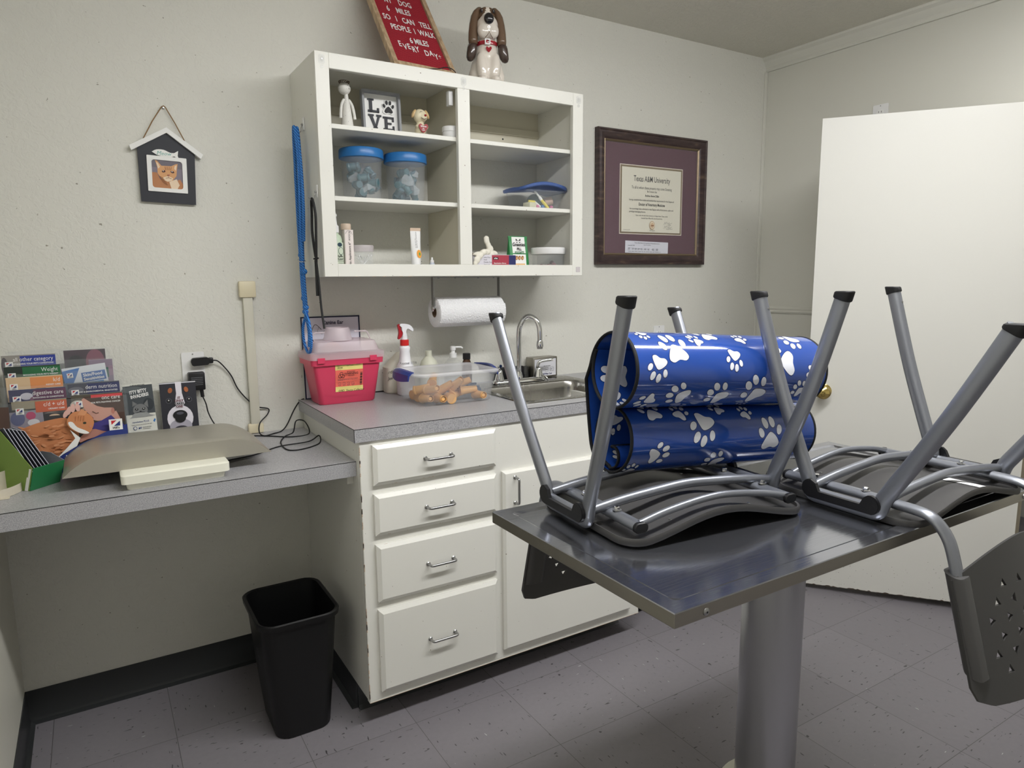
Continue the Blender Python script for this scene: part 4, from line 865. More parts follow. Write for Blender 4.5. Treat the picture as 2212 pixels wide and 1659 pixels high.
# treat jars
BL=mat('sky_blue_lid',(44,112,176),.3); TEAL=mat('teal_rubber_piece',(70,106,114),.4); TEAL2=mat('grey_teal_piece',(94,120,130),.35); BAGC=glass('crinkled_clear_bag',(230,236,240),.35,.1)
def treatjar(cx,cy,r,h,label,seed):
    t=thing('treat_jar',label,'jar',(cx,cy,z2),group='blue lidded jars on the middle shelf')
    m=MB(); m.lathe([(r*.78,.001),(r*.84,.004),(r*.93,h-.035),(r*.93,h-.03),(r*.92,h-.03),(r*.82,.006),(r*.76,.004)],CLR,n=40,cap0=True,cap1=True,T=loc(cx,cy,z2)); build('jar_body',m,t)
    m=MB(); n=72; 
    m.loft([[(cx+rr_*math.cos(2*PI*i/n)*(1+(.012 if i%2 else 0)*g),cy+rr_*math.sin(2*PI*i/n)*(1+(.012 if i%2 else 0)*g),z2+z) for i in range(n)] for rr_,z,g in ((r*.96,h-.033,0),(r*1.0,h-.032,0),(r*1.0,h-.030,1),(r*.99,h-.006,1),(r*.97,h-.002,0),(r*.9,h,0))],BL); build('lid',m,t,label='ribbed blue lid')
    rr=random.Random(seed)
    for k in range(15):
        a=rr.random()*6.28; d=r*.58*math.sqrt(rr.random()); x,y=cx+d*math.cos(a),cy+d*math.sin(a); z=z2+.026+.0075*k; 
        if z>z2+h*.66: z=z2+.03+.05*rr.random()
        m=MB(); Tk=loc(x,y,z)@rz(rr.random()*6)@rx(.4+1.4*rr.random())@loc(0,0,-.02)
        m.lathe([(.011,0),(.013,.004),(.011,.010),(.013,.016),(.013,.030),(.016,.034),(.015,.040),(.006,.042)],TEAL if k%2 else TEAL2,n=14,T=Tk); pc=build('rubber_treat_holder',m,t)
    for k in range(3):
        a=rr.random()*6.28; x,y=cx+r*.3*math.cos(a),cy+r*.3*math.sin(a); zz=z2+.04+.03*k
        pts=[V((x+.030*math.cos(q*.9)*(.6+.5*rr.random()),y+.03*math.sin(q*.9)*(.6+.5*rr.random()),zz+.012*rr.random())) for q in range(7)]
        m=MB(); m.loft([[p+V((0,0,-.012)) for p in pts],[p*1+V((rr.uniform(-.004,.004),rr.uniform(-.004,.004),.004)) for p in pts],[p*.0+V((x,y,zz))+(p-V((x,y,zz)))*.35+V((0,0,.022+.01*rr.random())) for p in pts]],BAGC); build('plastic_wrap',m,t,smooth=False)
treatjar(.2105,-.14,.076,.178,'taller clear jar with blue ribbed lid, left one on middle shelf',3)
treatjar(.370,-.15,.076,.172,'clear jar with blue ribbed lid nearer the middle divider',9)
# lidded plastic box with mixed supplies
t=thing('supply_container','clear plastic food container with blue lid holding markers on the right middle shelf','container',(.93,-.15,z2))
m=MB(); cx,cy=.925,-.15; m.stack([(z2+.0005,.150,.13,.025,cx,cy),(z2+.004,.160,.14,.028,cx,cy),(z2+.072,.200,.172,.035,cx,cy),(z2+.072,.196,.168,.033,cx,cy),(z2+.005,.156,.136,.026,cx,cy),(z2+.003,.15,.13,.025,cx,cy)],CLR); build('tub',m,t)
m=MB(); BLD=mat('translucent_blue_lid',(76,104,168),.3,alpha=.8); lo=[]
for dz,s_ in ((.0,1.03),(.003,1.07),(.012,1.07),(.015,1.0),(.013,.9)): lo.append([V((cx+x*s_,cy+y*s_,z2+.070+dz+.022*(1-(x/.1)**2)*.9*(1 if True else 0))) for x,y in dens(rrect(.205,.176,.036),.02)])
m.loft(lo,BLD); m.box(cx+.105,cx+.128,cy-.045,cy-.012,z2+.072,z2+.077,BLD,.002); build('lid',m,t,label='bowed blue lid')
def sup(name,m,label=None): build(name,m,t,label=label)
YEL=mat('yellow_marker',(222,204,60),.35); PNK=mat('pink_plastic',(214,120,160),.35); GRN=mat('dark_green_ball',(34,78,70),.5); SKN=mat('bandage_pink',(222,190,170),.7)
m=MB(); m.tube([(.945,-.215,z2+.007),(.92,-.205,z2+.038)],.006,YEL); m.tube([(.92,-.205,z2+.038),(.912,-.202,z2+.05)],.0062,WHT); m.tube([(.912,-.202,z2+.05),(.893,-.197,z2+.072)],.004,mat('clear_barrel',(220,224,220),.2)); sup('yellow_pen',m)
m=MB(); m.tube([(.868,-.19,z2+.032),(.895,-.195,z2+.030)],.006,YEL); m.tube([(.895,-.195,z2+.030),(.918,-.2,z2+.012)],.0045,WHT); sup('yellow_marker',m)
m=MB(); m.ball((.935,-.13,z2+.038),(.032,.03,.032),GRN); sup('green_roll',m)
m=MB(); m.lathe([(.017,0),(.017,.036),(.008,.036),(.008,0)],SKN,T=loc(.985,-.15,z2+.04)@rx(.3)@ry(1.3)@loc(0,0,-.018)); sup('bandage_roll',m)
m=MB(); m.box(-.018,.018,-.02,.02,0,.022,mat('pale_label_box',(212,210,180),.6),.002,T=loc(.878,-.185,z2+.006)@rz(.2)); sup('small_box',m)
for k,(x,y,c) in enumerate(((.905,-.20,PNK),(.925,-.205,BL),(.955,-.19,WHT),(.97,-.2,PNK),(.915,-.175,BL))):
    m=MB(); m.ball((x,y,z2+.013),(.008,.008,.007),c,seg=12); sup('small_bead',m)
# ---- bottom left bay
t=thing('spray_bottle','pale green pet spray bottle half hidden behind the left cabinet stile','bottle',(.075,-.19,z3))
m=MB(); PG=mat('pale_green_bottle',(192,208,184),.35); cx,cy=.089,-.195
m.lathe([(.020,0),(.022,.004),(.022,.105),(.018,.118),(.011,.124),(.011,.128)],PG,T=loc(cx,cy,z3)); build('bottle_body',m,t)
m=MB(); m.lathe([(.0125,.1285),(.0125,.150),(.008,.154),(.006,.175),(.0055,.19)],WHT,T=loc(cx,cy,z3)); m.tube([(cx,cy,z3+.186),(cx-.004,cy-.02,z3+.184)],.006,WHT); build('nozzle',m,t)
m=MB(); T=frame((cx+.006,cy-.0215,z3+.05),(.96,.28,0),(0,0,1)); q=Print(m,T,.0004)
q.rect(-.012,-.028,.014,.045,B('pale_sage',206,216,196)); q.ell(.001,.038,.018,.014,B('deep_teal',40,66,78)); q.ell(.004,.017,.02,.026,B('sage_line',86,110,100)); q.ell(.004,.017,.017,.022,B('pale_sage',206,216,196)); q.text('Sulfo',.001,-.003,.010,P_K,bold=.02); q.text('Cool',.001,-.012,.010,P_K,bold=.02); q.line([(-.012,-.016),(.014,-.016)],.001,P_K); q.text('shampoo',.001,-.024,.005,P_DG); build('label_print',m,t,smooth=False)
t=thing('applicator_tube','tall pale pink applicator tube with beige cap on the bottom left shelf','tube',(.128,-.2,z3))
m=MB(); PKW=mat('pale_pink_white',(232,222,218),.4); m.stack([(z3,.032,.030,.004,.130,-.2),(z3+.138,.032,.030,.004,.130,-.2)],PKW); q=Print(m,frame((.130,-.2155,z3+.07),(0,0,1),(-1,0,0)),.0002); q.text('Caustic Applicators 6"',-.068,-.004,.0105,P_K,'LEFT',bold=.01); q.text('AVOCA',.032,-.004,.009,P_DG,'LEFT'); q.line([(p.x,p.y) for p in fpath([(.052,-.012,0),(.064,-.004,0),(.064,.006,0),(.054,.013,0)],4)],.0007,P_DG); build('carton',m,t,smooth=False)
m=MB(); m.lathe([(.0165,.1385),(.0170,.141),(.0170,.156),(.015,.159)],mat('beige_cap',(206,186,166),.5),T=loc(.126,-.197,z3)); build('cap',m,t,label='round beige cap')
t=thing('swab_jar','small clear jar holding white cotton sticks on the bottom left shelf','jar',(.183,-.2,z3))
m=MB(); m.lathe([(.032,.0005),(.0335,.003),(.0335,.066),(.0325,.066),(.032,.004)],CLR,T=loc(.183,-.2,z3)); build('jar_body',m,t)
m=MB(); m.lathe([(.0355,.0665),(.0360,.068),(.0360,.085),(.034,.088)],FROST,T=loc(.183,-.2,z3)); build('lid',m,t)
rr=random.Random(6)
for k in range(9):
    a=k*.7; b=a+2.4+rr.random(); m=MB(); p0=V((.183+.018*math.cos(a),-.2+.018*math.sin(a),z3+.006)); p1=V((.183+.027*math.cos(b),-.2+.027*math.sin(b),z3+.038+.02*rr.random())); m.tube([p0,p1],.0013,WHTM,n=6); m.ball(tuple(p1),(.0026,.0026,.004),WHTM,seg=8); build('cotton_stick',m,t)
t=thing('ointment_tube','white squeeze tube with orange round mark standing on its cap on bottom shelf','tube',(.38,-.2,z3))
m=MB(); lo=[]
for k in range(8):
    f=k/7; wx=.017+.003*f; wy=.017*(1-f)+.0012; lo.append([(.379+wx*math.cos(2*PI*i/20)*(1.0),-.2+wy*math.sin(2*PI*i/20),z3+.016+.128*f) for i in range(20)])
m.loft(lo,WHT); build('tube_body',m,t)
m=MB(); m.lathe([(.0165,0),(.0165,.0155)],mat('grey_cap',(150,156,166),.4),n=20,T=loc(.379,-.2,z3)); build('cap',m,t)
m=MB(); m.box(.359,.399,-.2016,-.1984,z3+.142,z3+.1525,mat('tan_crimp',(206,182,160),.5)); build('crimped_end',m,t)
m=MB(); T=frame((.382,-.2182,z3+.016),(.97,.24,0),(0,.125,1)); q=Print(m,T,.0006); ORN=B('orange_mark',236,160,62); q.ell(.006,.045,.020,.030,ORN); q.ell(.008,.045,.007,.012,B('green_leaf',70,150,80)); q.text('Sterile Eye Ointment',.001,.066,.0068,P_DG,'LEFT',rot=PI/2); q.text('for dogs and cats',-.006,.066,.0048,P_DG,'LEFT',rot=PI/2); q.ell(.011,.018,.003,.003,P_K); q.text('Co',.009,.004,.008,P_K,bold=.03); build('label_print',m,t,smooth=False)
t=thing('dropper_bottle','tiny white eye dropper bottle on the bottom left shelf','bottle',(.442,-.2,z3))
m=MB(); m.lathe([(.009,0),(.0095,.002),(.0095,.026),(.008,.031)],mat('pale_blue_grey_bottle',(196,202,214),.4),n=18,T=loc(.442,-.2,z3)); build('bottle_body',m,t)
m=MB(); m.lathe([(.0072,.0315),(.0072,.038),(.004,.041),(.0033,.048),(.002,.050)],WHT,n=18,T=loc(.442,-.2,z3)); build('cap',m,t)
# ---- bottom right bay
t=thing('glove_box','open box of exam gloves with white, maroon and blue sides on bottom right shelf','box',(.70,-.17,z3))
m=MB(); gx0,gx1,gy0,gy1,gz=.612,.802,-.2,-.10,z3+.062
m.box(gx0,gx1,gy0,gy1,z3+.0003,gz,B('box_white',216,214,222),.0008,1); T=frame((gx0,gy0-.0003,z3),(1,0,0),(0,0,1)); q=Print(m,T,.0002)
q.rect(.082,.001,.158,.061,B('box_maroon',166,56,74)); q.rect(.158,.001,.189,.061,B('box_navy',38,44,98)); q.rect(.088,.044,.110,.053,P_K); q.text('aVet',.099,.046,.008,P_W,bold=.03); q.text('Examination Gloves',.090,.028,.0068,P_W,'LEFT',bold=.02); q.lines(.09,.155,.020,2,.006,.0022,P_W,4); 
for k,tx in enumerate(('Latex Free','Small','Powder Free','Textured','Non-Sterile')): q.text(tx,.045,.050-.009*k,.0068,P_DG,'LEFT')
build('carton',m,t,smooth=False)
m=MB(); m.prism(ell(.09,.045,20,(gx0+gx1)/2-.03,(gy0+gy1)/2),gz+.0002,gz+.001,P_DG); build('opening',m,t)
m=MB(); rr=random.Random(2); m.loft([[V((gx0+.02+.01*k,gy0+.02,gz+.001+.004*k)),V((gx0+.05+.02*k,gy0+.03,gz+.010+.006*k)),V((gx0+.07+.02*k,gy1-.02,gz+.008+.004*k)),V((gx0+.03,gy1-.01,gz+.002+.003*k))] for k in range(3)],mat('brown_tissue',(176,160,140),.8)); build('torn_flap',m,t,smooth=False)
GLV=mat('white_latex_glove',(232,228,214),.55)
def glv(m):
    F=MX.Identity(4)
    for c_,r_,a_ in (((.700,-.172,gz+.006),(.022,.010,.014),0),((.700,-.174,gz+.022),(.016,.008,.016),.25),((.692,-.176,gz+.038),(.012,.007,.016),.4),((.684,-.178,gz+.053),(.012,.007,.016),.1),((.683,-.178,gz+.062),(.012,.007,.011),0)): m.ball(c_,r_,GLV,rot=ry(-a_))
    for c_,r_,a_ in (((.676,-.190,gz+.010),(.020,.009,.012),.3),((.655,-.200,gz+.008),(.020,.008,.012),.5),((.636,-.210,gz-.004),(.018,.007,.013),.7),((.620,-.215,gz-.020),(.014,.006,.014),.9),((.612,-.216,gz-.034),(.009,.005,.010),.9),((.628,-.206,gz+.004),(.022,.006,.007),.2),((.728,-.16,gz+.010),(.016,.006,.008),-.3)): m.ball(c_,r_,GLV,rot=ry(-a_))
vs,fs=blob(glv,.0025,3); m=MB(); m.mesh(vs,fs,GLV); build('glove',m,label='crumpled white latex glove hanging out of the maroon glove box',cat='glove')
t=thing('treat_bag','green and white dog treat pouch standing behind the glove box','bag',(.83,-.14,z3))
m=MB(); cx,cy=.832,-.165; GB=mat('green_foil_bag',(44,128,70),.3); lo=[]
for f,wx,wy in ((0,.088,.040),(.1,.090,.038),(.5,.090,.026),(.85,.086,.008),(1,.090,.003)): lo.append([(cx+x,cy+y,z3+.137*f) for x,y in rrect(wx,wy,min(.006,wy*.45),3)])
m.loft(lo,GB); build('pouch',m,t,smooth=False)
m=MB(); 
def bagY(y): f=y/.137; return -(.020 if f<.1 else .019-(f-.1)/.4*.006 if f<.5 else .013-(f-.5)/.35*.009 if f<.85 else .004-.0025*(f-.85)/.15)
class BP(Print): pass
T=frame((cx,cy,z3),(1,0,0),(0,0,1))
def bp(pts,m_,z):
    n=len(pts); c=(sum(p[0] for p in pts)/n,sum(p[1] for p in pts)/n); m.mesh([(x,y,-bagY(y)+z) for x,y in pts],[tuple(range(n))],m_,T)
for a,b in ((.004,.03),(.03,.055),(.055,.08),(.08,.105),(.105,.134)):
    wa=.034-.008*abs(a-.1)*10*.5; bp([(-.030,a),(.030,a),(.030,b),(-.030,b)],P_W,.0004)
bp([(-.024,.004),(.024,.004),(.024,.03),(-.024,.03)],B('tan_band',226,180,122),.0007)
PR=MX.Rotation(0,4,'X')
for tx,y,sz,mm_,bd in (('Greenies',.098,.020,P_K,.02),('PILL',.082,.015,P_K,.03),('POCKETS',.069,.0125,B('bag_green',40,120,66),.03)):
    q=Print(m,T@loc(0,0,-bagY(y-.001)+.0022),.0001); q.text(tx,0,y,sz,mm_,bold=bd,sx=.8)
for k,x in enumerate((-.014,-.001,.013)): bp(ell(.013,.018,12,x,.052,-.3),B('treat_brown',156,108,64),.0012); bp(ell(.008,.011,12,x+.001,.051,-.3),B('treat_light',206,160,110),.0016)
for s in (-1,1): bp([(0,.118),(s*.010,.128),(s*.012,.120)],P_K,.001); bp([(s*.002,.114),(s*.012,.115),(s*.006,.110)],P_K,.001)
build('front_print',m,t,smooth=False)
t=thing('lidded_tub','clear round tub with white screw lid at the right end of bottom shelf','jar',(.955,-.19,z3))
m=MB(); m.lathe([(.062,.0005),(.065,.004),(.065,.066),(.063,.066),(.062,.005)],CLR,n=40,T=loc(.955,-.2,z3)); build('tub_body',m,t)
m=MB(); m.lathe([(.069,.0665),(.070,.068),(.070,.089),(.067,.092)],WHT,n=40,T=loc(.955,-.2,z3)); build('lid',m,t,label='white screw lid')
RB=mat('reddish_brown_treat',(112,66,66),.7); rr=random.Random(12)
for k in range(14):
    a=rr.random()*6.28; d=.042*math.sqrt(rr.random()); m=MB(); m.ball((.955+d*math.cos(a),-.2+d*math.sin(a),z3+.016+.018*(k>7)*rr.random()),(.011,.010,.010),RB,seg=10); build('treat_chunk',m,t)
# ================================================================ HOOKS, ROPES
def hook(y,z,label):
    t=thing('adhesive_hook',label,'hook',(UX0,y,z)); m=MB(); m.box(UX0-.004,UX0-.0004,y-.008,y+.008,z-.012,z+.028,WHT,.002); build('base_plate',m,t)
    m=MB(); m.tube(fpath([(UX0-.004,y,z+.006),(UX0-.010,y,z-.004),(UX0-.012,y,z-.016),(UX0-.020,y,z-.020),(UX0-.030,y,z-.012)],5),.0018,NICKEL,n=8); m.ball((UX0-.007,y,z+.006),(.004,.004,.004),NICKEL,seg=10); build('wire_hook',m,t)
hook(-.147,1.892,'small white adhesive hook on the cabinet side holding the blue rope'); hook(-.264,1.664,'small white adhesive hook on the cabinet side holding the black cord')
ROPE=mat('blue_braided_rope',(30,104,190),.55)
def braid(M):
    c=N(M,'ShaderNodeTexCoord'); w1=N(M,'ShaderNodeTexWave'); w1.inputs['Scale'].default_value=55; mp=N(M,'ShaderNodeMapping'); mp.inputs['Rotation'].default_value=(0,.9,.6); L(M,c.outputs['Object'],mp.inputs[0]); L(M,mp.outputs[0],w1.inputs[0]); L(M,ramp(M,w1.outputs['Fac'],[(.25,(18,72,150)),(.7,(58,140,216))]),bsdf(M).inputs['Base Color']); bump(M,w1.outputs['Fac'],.5,.0012)
braid(ROPE)
t=thing('blue_rope_leash','blue braided rope leash looped over a hook on the cabinet side','leash',(-.01,-.12,1.5))
X0=-.006
def strand(pts,r=.0052): m=MB(); m.tube(fpath(pts,6),r,ROPE,n=10); build('rope_strand',m,t)
strand([(X0,-.118,1.50),(X0,-.100,1.62),(X0-.001,-.096,1.74),(X0,-.108,1.84),(X0-.002,-.140,1.884),(X0-.002,-.157,1.872),(X0,-.160,1.80),(X0-.001,-.152,1.68),(X0,-.140,1.56),(X0,-.13,1.46),(X0-.001,-.137,1.37)])
strand([(X0-.008,-.128,1.48),(X0-.008,-.124,1.62),(X0-.008,-.126,1.76),(X0-.010,-.134,1.85),(X0-.012,-.148,1.888),(X0-.010,-.158,1.86),(X0-.008,-.168,1.76),(X0-.008,-.160,1.64),(X0-.008,-.150,1.52),(X0-.004,-.145,1.40),(X0-.003,-.152,1.30)])
strand([(X0-.002,-.160,1.52),(X0-.001,-.172,1.62),(X0-.002,-.176,1.74),(X0-.004,-.166,1.84),(X0-.007,-.152,1.880)])
strand([(X0-.006,-.130,1.50),(X0-.008,-.134,1.42),(X0-.008,-.142,1.34),(X0-.004,-.150,1.26)],.006)
strand([(X0-.004,-.150,1.27),(X0,-.162,1.22),(X0-.002,-.160,1.165)],.0062)
strand([(X0-.004,-.150,1.275),(X0-.012,-.132,1.235),(X0-.010,-.122,1.19),(X0-.006,-.135,1.155),(X0-.004,-.162,1.145),(X0-.004,-.188,1.165),(X0-.004,-.196,1.205),(X0-.004,-.180,1.25),(X0-.004,-.153,1.280)],.0048)
m=MB()
for y,z in ((-.126,1.475),(-.134,1.33),(-.142,1.285),(-.148,1.30),(-.152,1.42)): m.ball((X0-.004,y,z),(.011,.010,.010),ROPE,seg=12)
build('knot',m,t)
m=MB(); m.tube(fpath([(X0-.014,-.118,1.462),(X0-.014,-.135,1.455),(X0-.010,-.15,1.452),(X0+.004,-.15,1.454),(X0+.004,-.118,1.46)],4,True),.0014,CHROME,n=6,closed=True); build('metal_ring',m,t,label='thin silver ring')
t=thing('black_cord_leash','black rubber cord leash hanging from the lower cabinet hook','leash',(-.005,-.27,1.45))
m=MB(); m.tube(fpath([(0,-.262,1.465),(-.002,-.246,1.54),(0,-.244,1.60),(-.003,-.256,1.640),(-.003,-.270,1.645),(0,-.284,1.60),(0,-.280,1.54),(-.0,-.270,1.465),(0,-.262,1.40),(.001,-.262,1.34)],6),.0042,RUB,n=10); build('cord_loop',m,t)
m=MB(); m.tube(fpath([(0,-.264,1.455),(-.001,-.268,1.40),(-.002,-.270,1.34)],4),.0052,RUB,n=10); m.tube(fpath([(0,-.268,1.45),(.003,-.275,1.38),(.004,-.285,1.30),(.006,-.300,1.235)],5),.0036,RUB,n=10); m.tube(fpath([(-.004,-.258,1.46),(-.006,-.268,1.458),(.004,-.276,1.460),(.006,-.262,1.462)],3,True),.0022,RUB,n=6,closed=True); build('cord_tail',m,t)
# ================================================================ COUNTER ITEMS
t=thing('ear_poster','laminated canine ear poster leaning on the wall behind the red sharps bin','poster',(.117,-.03,ZC))
m=MB(); T=frame((.006,-.018,ZC+.0008),(1,0,0),(0,.045,1)); m.box(0,.220,0,.300,-.002,0,B('poster_lilac',206,204,216),T=T); q=Print(m,T,.0003); NV=B('poster_navy',26,30,60)
for a,b,c,d in ((0,.005,0,.3),(.215,.220,0,.3),(0,.22,0,.004),(0,.22,.295,.3)): q.rect(a,c,b,d,NV)
q.text('Canine Ear',.118,.270,.0195,NV,bold=.02,sx=.9); q.text('Pinna (ear flap)',.090,.254,.0085,P_K,'LEFT'); q.line([(.065,.262),(.058,.245),(.075,.235),(.085,.248)],.001,P_DG); q.ell(.11,.15,.09,.11,B('ear_pink',214,170,160)); build('poster_sheet',m,t,smooth=False)
t=thing('sharps_container','red sharps container with clear lid and yellow warning label on the counter','container',(.117,-.11,ZC))
RED=mat('translucent_red_plastic',(212,66,98),.3,0,.5); 
m=MB(); cx,cy=.1165,-.112
m.stack([(ZC+.0005,.195,.115,.018,cx,cy),(ZC+.006,.203,.122,.018,cx,cy),(ZC+.140,.240,.150,.014,cx,cy),(ZC+.140,.258,.166,.016,cx,cy),(ZC+.166,.262,.170,.016,cx,cy)],RED); build('bin_body',m,t,ang=40)
LID=mat('milky_clear_lid',(222,208,214),.35,0,.5,alpha=.5)
m=MB(); m.stack([(ZC+.160,.268,.176,.018,cx,cy),(ZC+.182,.268,.176,.018,cx,cy),(ZC+.186,.240,.150,.018,cx,cy),(ZC+.218,.218,.128,.018,cx,cy),(ZC+.222,.196,.110,.016,cx,cy)],LID,cap0=False); m.box(cx-.11,cx-.085,cy-.091,cy-.088,ZC+.150,ZC+.168,RED); m.box(cx+.075,cx+.10,cy-.091,cy-.088,ZC+.150,ZC+.168,RED); lid=build('lid',m,t,label='milky clear lid',ang=40)
m=MB(); m.lathe([(.052,.2225),(.047,.235),(.042,.262),(.040,.266),(.037,.266),(.036,.24),(.03,.236)],LID,n=36,T=loc(cx-.016,cy-.02,ZC)); build('cap_dome',m,lid)
m=MB()
for s,x in ((-1,-.055),(1,.045)):
    m.tube(bendpath([(cx+x,cy-.02,ZC+.25),(cx+x+s*.045,cy-.02,ZC+.25),(cx+x+s*.058,cy-.02,ZC+.222)],.008),.0028,LID,n=8)
build('carry_handle',m,lid)
m=MB(); m.tube(fpath([(cx-.105,cy-.03,ZC+.222),(cx-.112,cy-.035,ZC+.25),(cx-.098,cy-.035,ZC+.28),(cx-.075,cy-.03,ZC+.262)],5),.0011,P_DG,n=6); build('wire_loop',m,t)
yf=cy-.0615; sl=(.075-.0615)/.134
T=frame((cx+.003,cy-.0652-.0006,ZC+.044),(1,0,0),(0,-sl,1)); m=MB(); q=Print(m,T,.0005); YE=B('label_yellow',240,226,140); OG=B('label_orange',238,112,96); w2,h2=.0495,.118
m.prism([(-w2,0),(w2,0),(w2,h2),(-w2,h2)],-.0,.0004,YE,T); q.rect(-w2,.018,w2,.077,OG)
for k in range(11): q.rect(-.044+.008*k,h2-.005,-.039+.008*k,h2-.0025,P_K)
q.lines(-.045,.01,.106,3,.005,.0014,P_DG,1); q.lines(.024,.045,.106,3,.005,.0014,P_DG,2); q.text('REF',-.044,.090,.005,P_K,'LEFT'); q.text('305480',-.044,.085,.0062,P_K,'LEFT',bold=.03); q.text('LOT 75001',-.012,.092,.0055,P_K,'LEFT')
q.text('BIOHAZARD',.004,.070,.0052,P_K,bold=.02); q.text('WARNING',.004,.062,.0105,P_K,bold=.02); q.text('PELIGRO',.004,.056,.0055,P_K)
bc=(-.031,.060)
for a0 in (90,210,330):
    c0=(bc[0]+.0055*math.cos(math.radians(a0)),bc[1]+.0055*math.sin(math.radians(a0))); q.line([(c0[0]+.0058*math.cos(math.radians(a0+k)),c0[1]+.0058*math.sin(math.radians(a0+k))) for k in range(-150,151,20)],.0017,P_K)
q.line([(bc[0]+.0048*math.cos(math.radians(k)),bc[1]+.0048*math.sin(math.radians(k))) for k in range(0,361,24)],.0012,P_K)
q.lines(-.045,.026,.047,2,.0035,.0014,P_DG,7)
for k in range(4):
    x=-.039+.0155*k; q.line([(x+.005*math.cos(a*.5),.030+.006*math.sin(a*.5)) for a in range(14)],.0009,P_DG); q.line([(x-.002,.026),(x,.032),(x+.003,.027)],.0012,P_DG)
for k in range(14): q.rect(.032,.024+.0034*k,.040,.0255+.0034*k+.001*(k%3),P_K)
q.text('BD  Sharps Collector',.004,.0055,.0108,P_K,bold=.015,sx=.88); q.line([(-.0425+.003*math.cos(a*.5),.009+.003*math.sin(a*.5)) for a in range(14)],.0016,P_K); build('warning_label',m,t,smooth=False,label='yellow and orange warning label')
t=thing('spray_bottle','white trigger spray bottle with red trigger and collar beside the sharps bin','bottle',(.355,-.11,ZC))
SB=mat('white_hdpe_bottle',(232,232,236),.4); cx,cy=.358,-.118
m=MB(); m.stack([(ZC+.0005,.058,.058,.027,cx,cy),(ZC+.005,.066,.066,.032,cx,cy),(ZC+.105,.066,.066,.032,cx,cy),(ZC+.118,.056,.056,.027,cx,cy),(ZC+.128,.044,.044,.021,cx,cy),(ZC+.165,.036,.036,.017,cx,cy),(ZC+.178,.042,.042,.0205,cx,cy),(ZC+.184,.036,.036,.0175,cx,cy),(ZC+.187,.028,.028,.0135,cx,cy)],SB); q=Print(m,frame((cx,cy-.0262,ZC+.118),(1,0,0),(0,.35,1)),.003); q.text('Rescue 1/16',0,0,.014,P_K,shear=.2); build('bottle_body',m,t,ang=50)
m=MB(); m.lathe([(.0165,.1875),(.0165,.207),(.014,.209)],mat('red_collar',(206,40,40),.35),n=24,T=loc(cx,cy,ZC)); build('collar',m,t,label='red screw collar')
m=MB(); m.lathe([(.012,.2092),(.011,.222)],SB,n=20,T=loc(cx,cy,ZC)); T=frame((cx,cy+.008,ZC),(1,0,0),(0,0,1))
m.prism([(p.x,p.y) for p in fpath([(.008,.222,0),(.004,.24,0),(.012,.25,0),(.030,.240,0),(.034,.246,0),(.022,.262,0),(.002,.268,0),(-.016,.268,0),(-.020,.262,0),(-.012,.255,0),(-.012,.245,0),(-.008,.234,0),(-.010,.222,0)],3)],0,.018,SB,T); build('spray_head',m,t)
m=MB(); m.prism([(p.x,p.y) for p in fpath([(-.018,.268,0),(-.026,.264,0),(-.024,.25,0),(-.022,.235,0),(-.026,.214,0),(-.021,.212,0),(-.012,.222,0),(-.008,.236,0),(-.014,.246,0),(-.016,.258,0)],3)],.003,.014,mat('red_trigger',(168,30,40),.35),T@loc(0,0,.0)); build('trigger',m,t,label='red trigger')
m=MB(); cx2,cy2=.345,-.045
JG=mat('milky_jug_plastic',(222,220,204),.4,alpha=.75)
m.stack([(ZC+.0005,.075,.06,.02,cx2,cy2),(ZC+.006,.085,.068,.022,cx2,cy2),(ZC+.10,.085,.068,.022,cx2,cy2),(ZC+.14,.05,.05,.02,cx2+.02,cy2),(ZC+.155,.024,.024,.011,cx2+.02,cy2)],JG); q=Print(m,frame((cx2-.03,cy2-.0345,ZC+.07),(1,0,0),(0,0,1)),.0004); q.text('rd',-.003,.01,.018,P_K,shear=.2); q.text('Jen',-.003,-.014,.016,P_K,shear=.2); build('milky_jug',m,label='milky plastic jug with handwriting behind the white spray bottle',cat='jug')
# bottles behind the tub
t=thing('squat_bottle','translucent white bottle without cap, behind the clear tub','bottle',(.47,-.06,ZC)); cx,cy=.482,-.06
m=MB(); m.lathe([(.032,.0005),(.036,.006),(.036,.095),(.030,.115),(.018,.128),(.013,.133),(.013,.155)],mat('translucent_white_bottle',(224,224,206),.4,alpha=.8),T=loc(cx,cy,ZC)); build('bottle_body',m,t)
t=thing('pump_bottle','clear bottle with white lotion pump behind the clear tub','bottle',(.60,-.07,ZC)); cx,cy=.584,-.07
m=MB(); m.stack([(ZC+.0005,.07,.045,.02,cx,cy),(ZC+.005,.074,.05,.022,cx,cy),(ZC+.10,.074,.05,.022,cx,cy),(ZC+.118,.04,.035,.015,cx,cy),(ZC+.122,.026,.026,.012,cx,cy)],CLR); build('bottle_body',m,t)
m=MB(); m.lathe([(.0145,.1225),(.0145,.140),(.008,.142),(.0075,.150),(.011,.152),(.011,.166),(.006,.168)],WHT,n=20,T=loc(cx,cy,ZC)); m.tube([(cx,cy,ZC+.164),(cx+.03,cy-.012,ZC+.163),(cx+.036,cy-.014,ZC+.158)],.0035,WHT,n=8); build('pump',m,t,label='white pump head')
t=thing('small_bottle','small dark bottle with black cap behind the clear tub','bottle',(.66,-.08,ZC)); cx,cy=.634,-.09
m=MB(); m.lathe([(.019,.0005),(.020,.004),(.020,.095),(.014,.11),(.0135,.114)],mat('amber_bottle',(70,44,26),.25),n=24,T=loc(cx,cy,ZC)); build('bottle_body',m,t)
m=MB(); m.lathe([(.0155,.1145),(.0155,.136),(.014,.138)],BLK,n=24,T=loc(cx,cy,ZC)); build('cap',m,t)
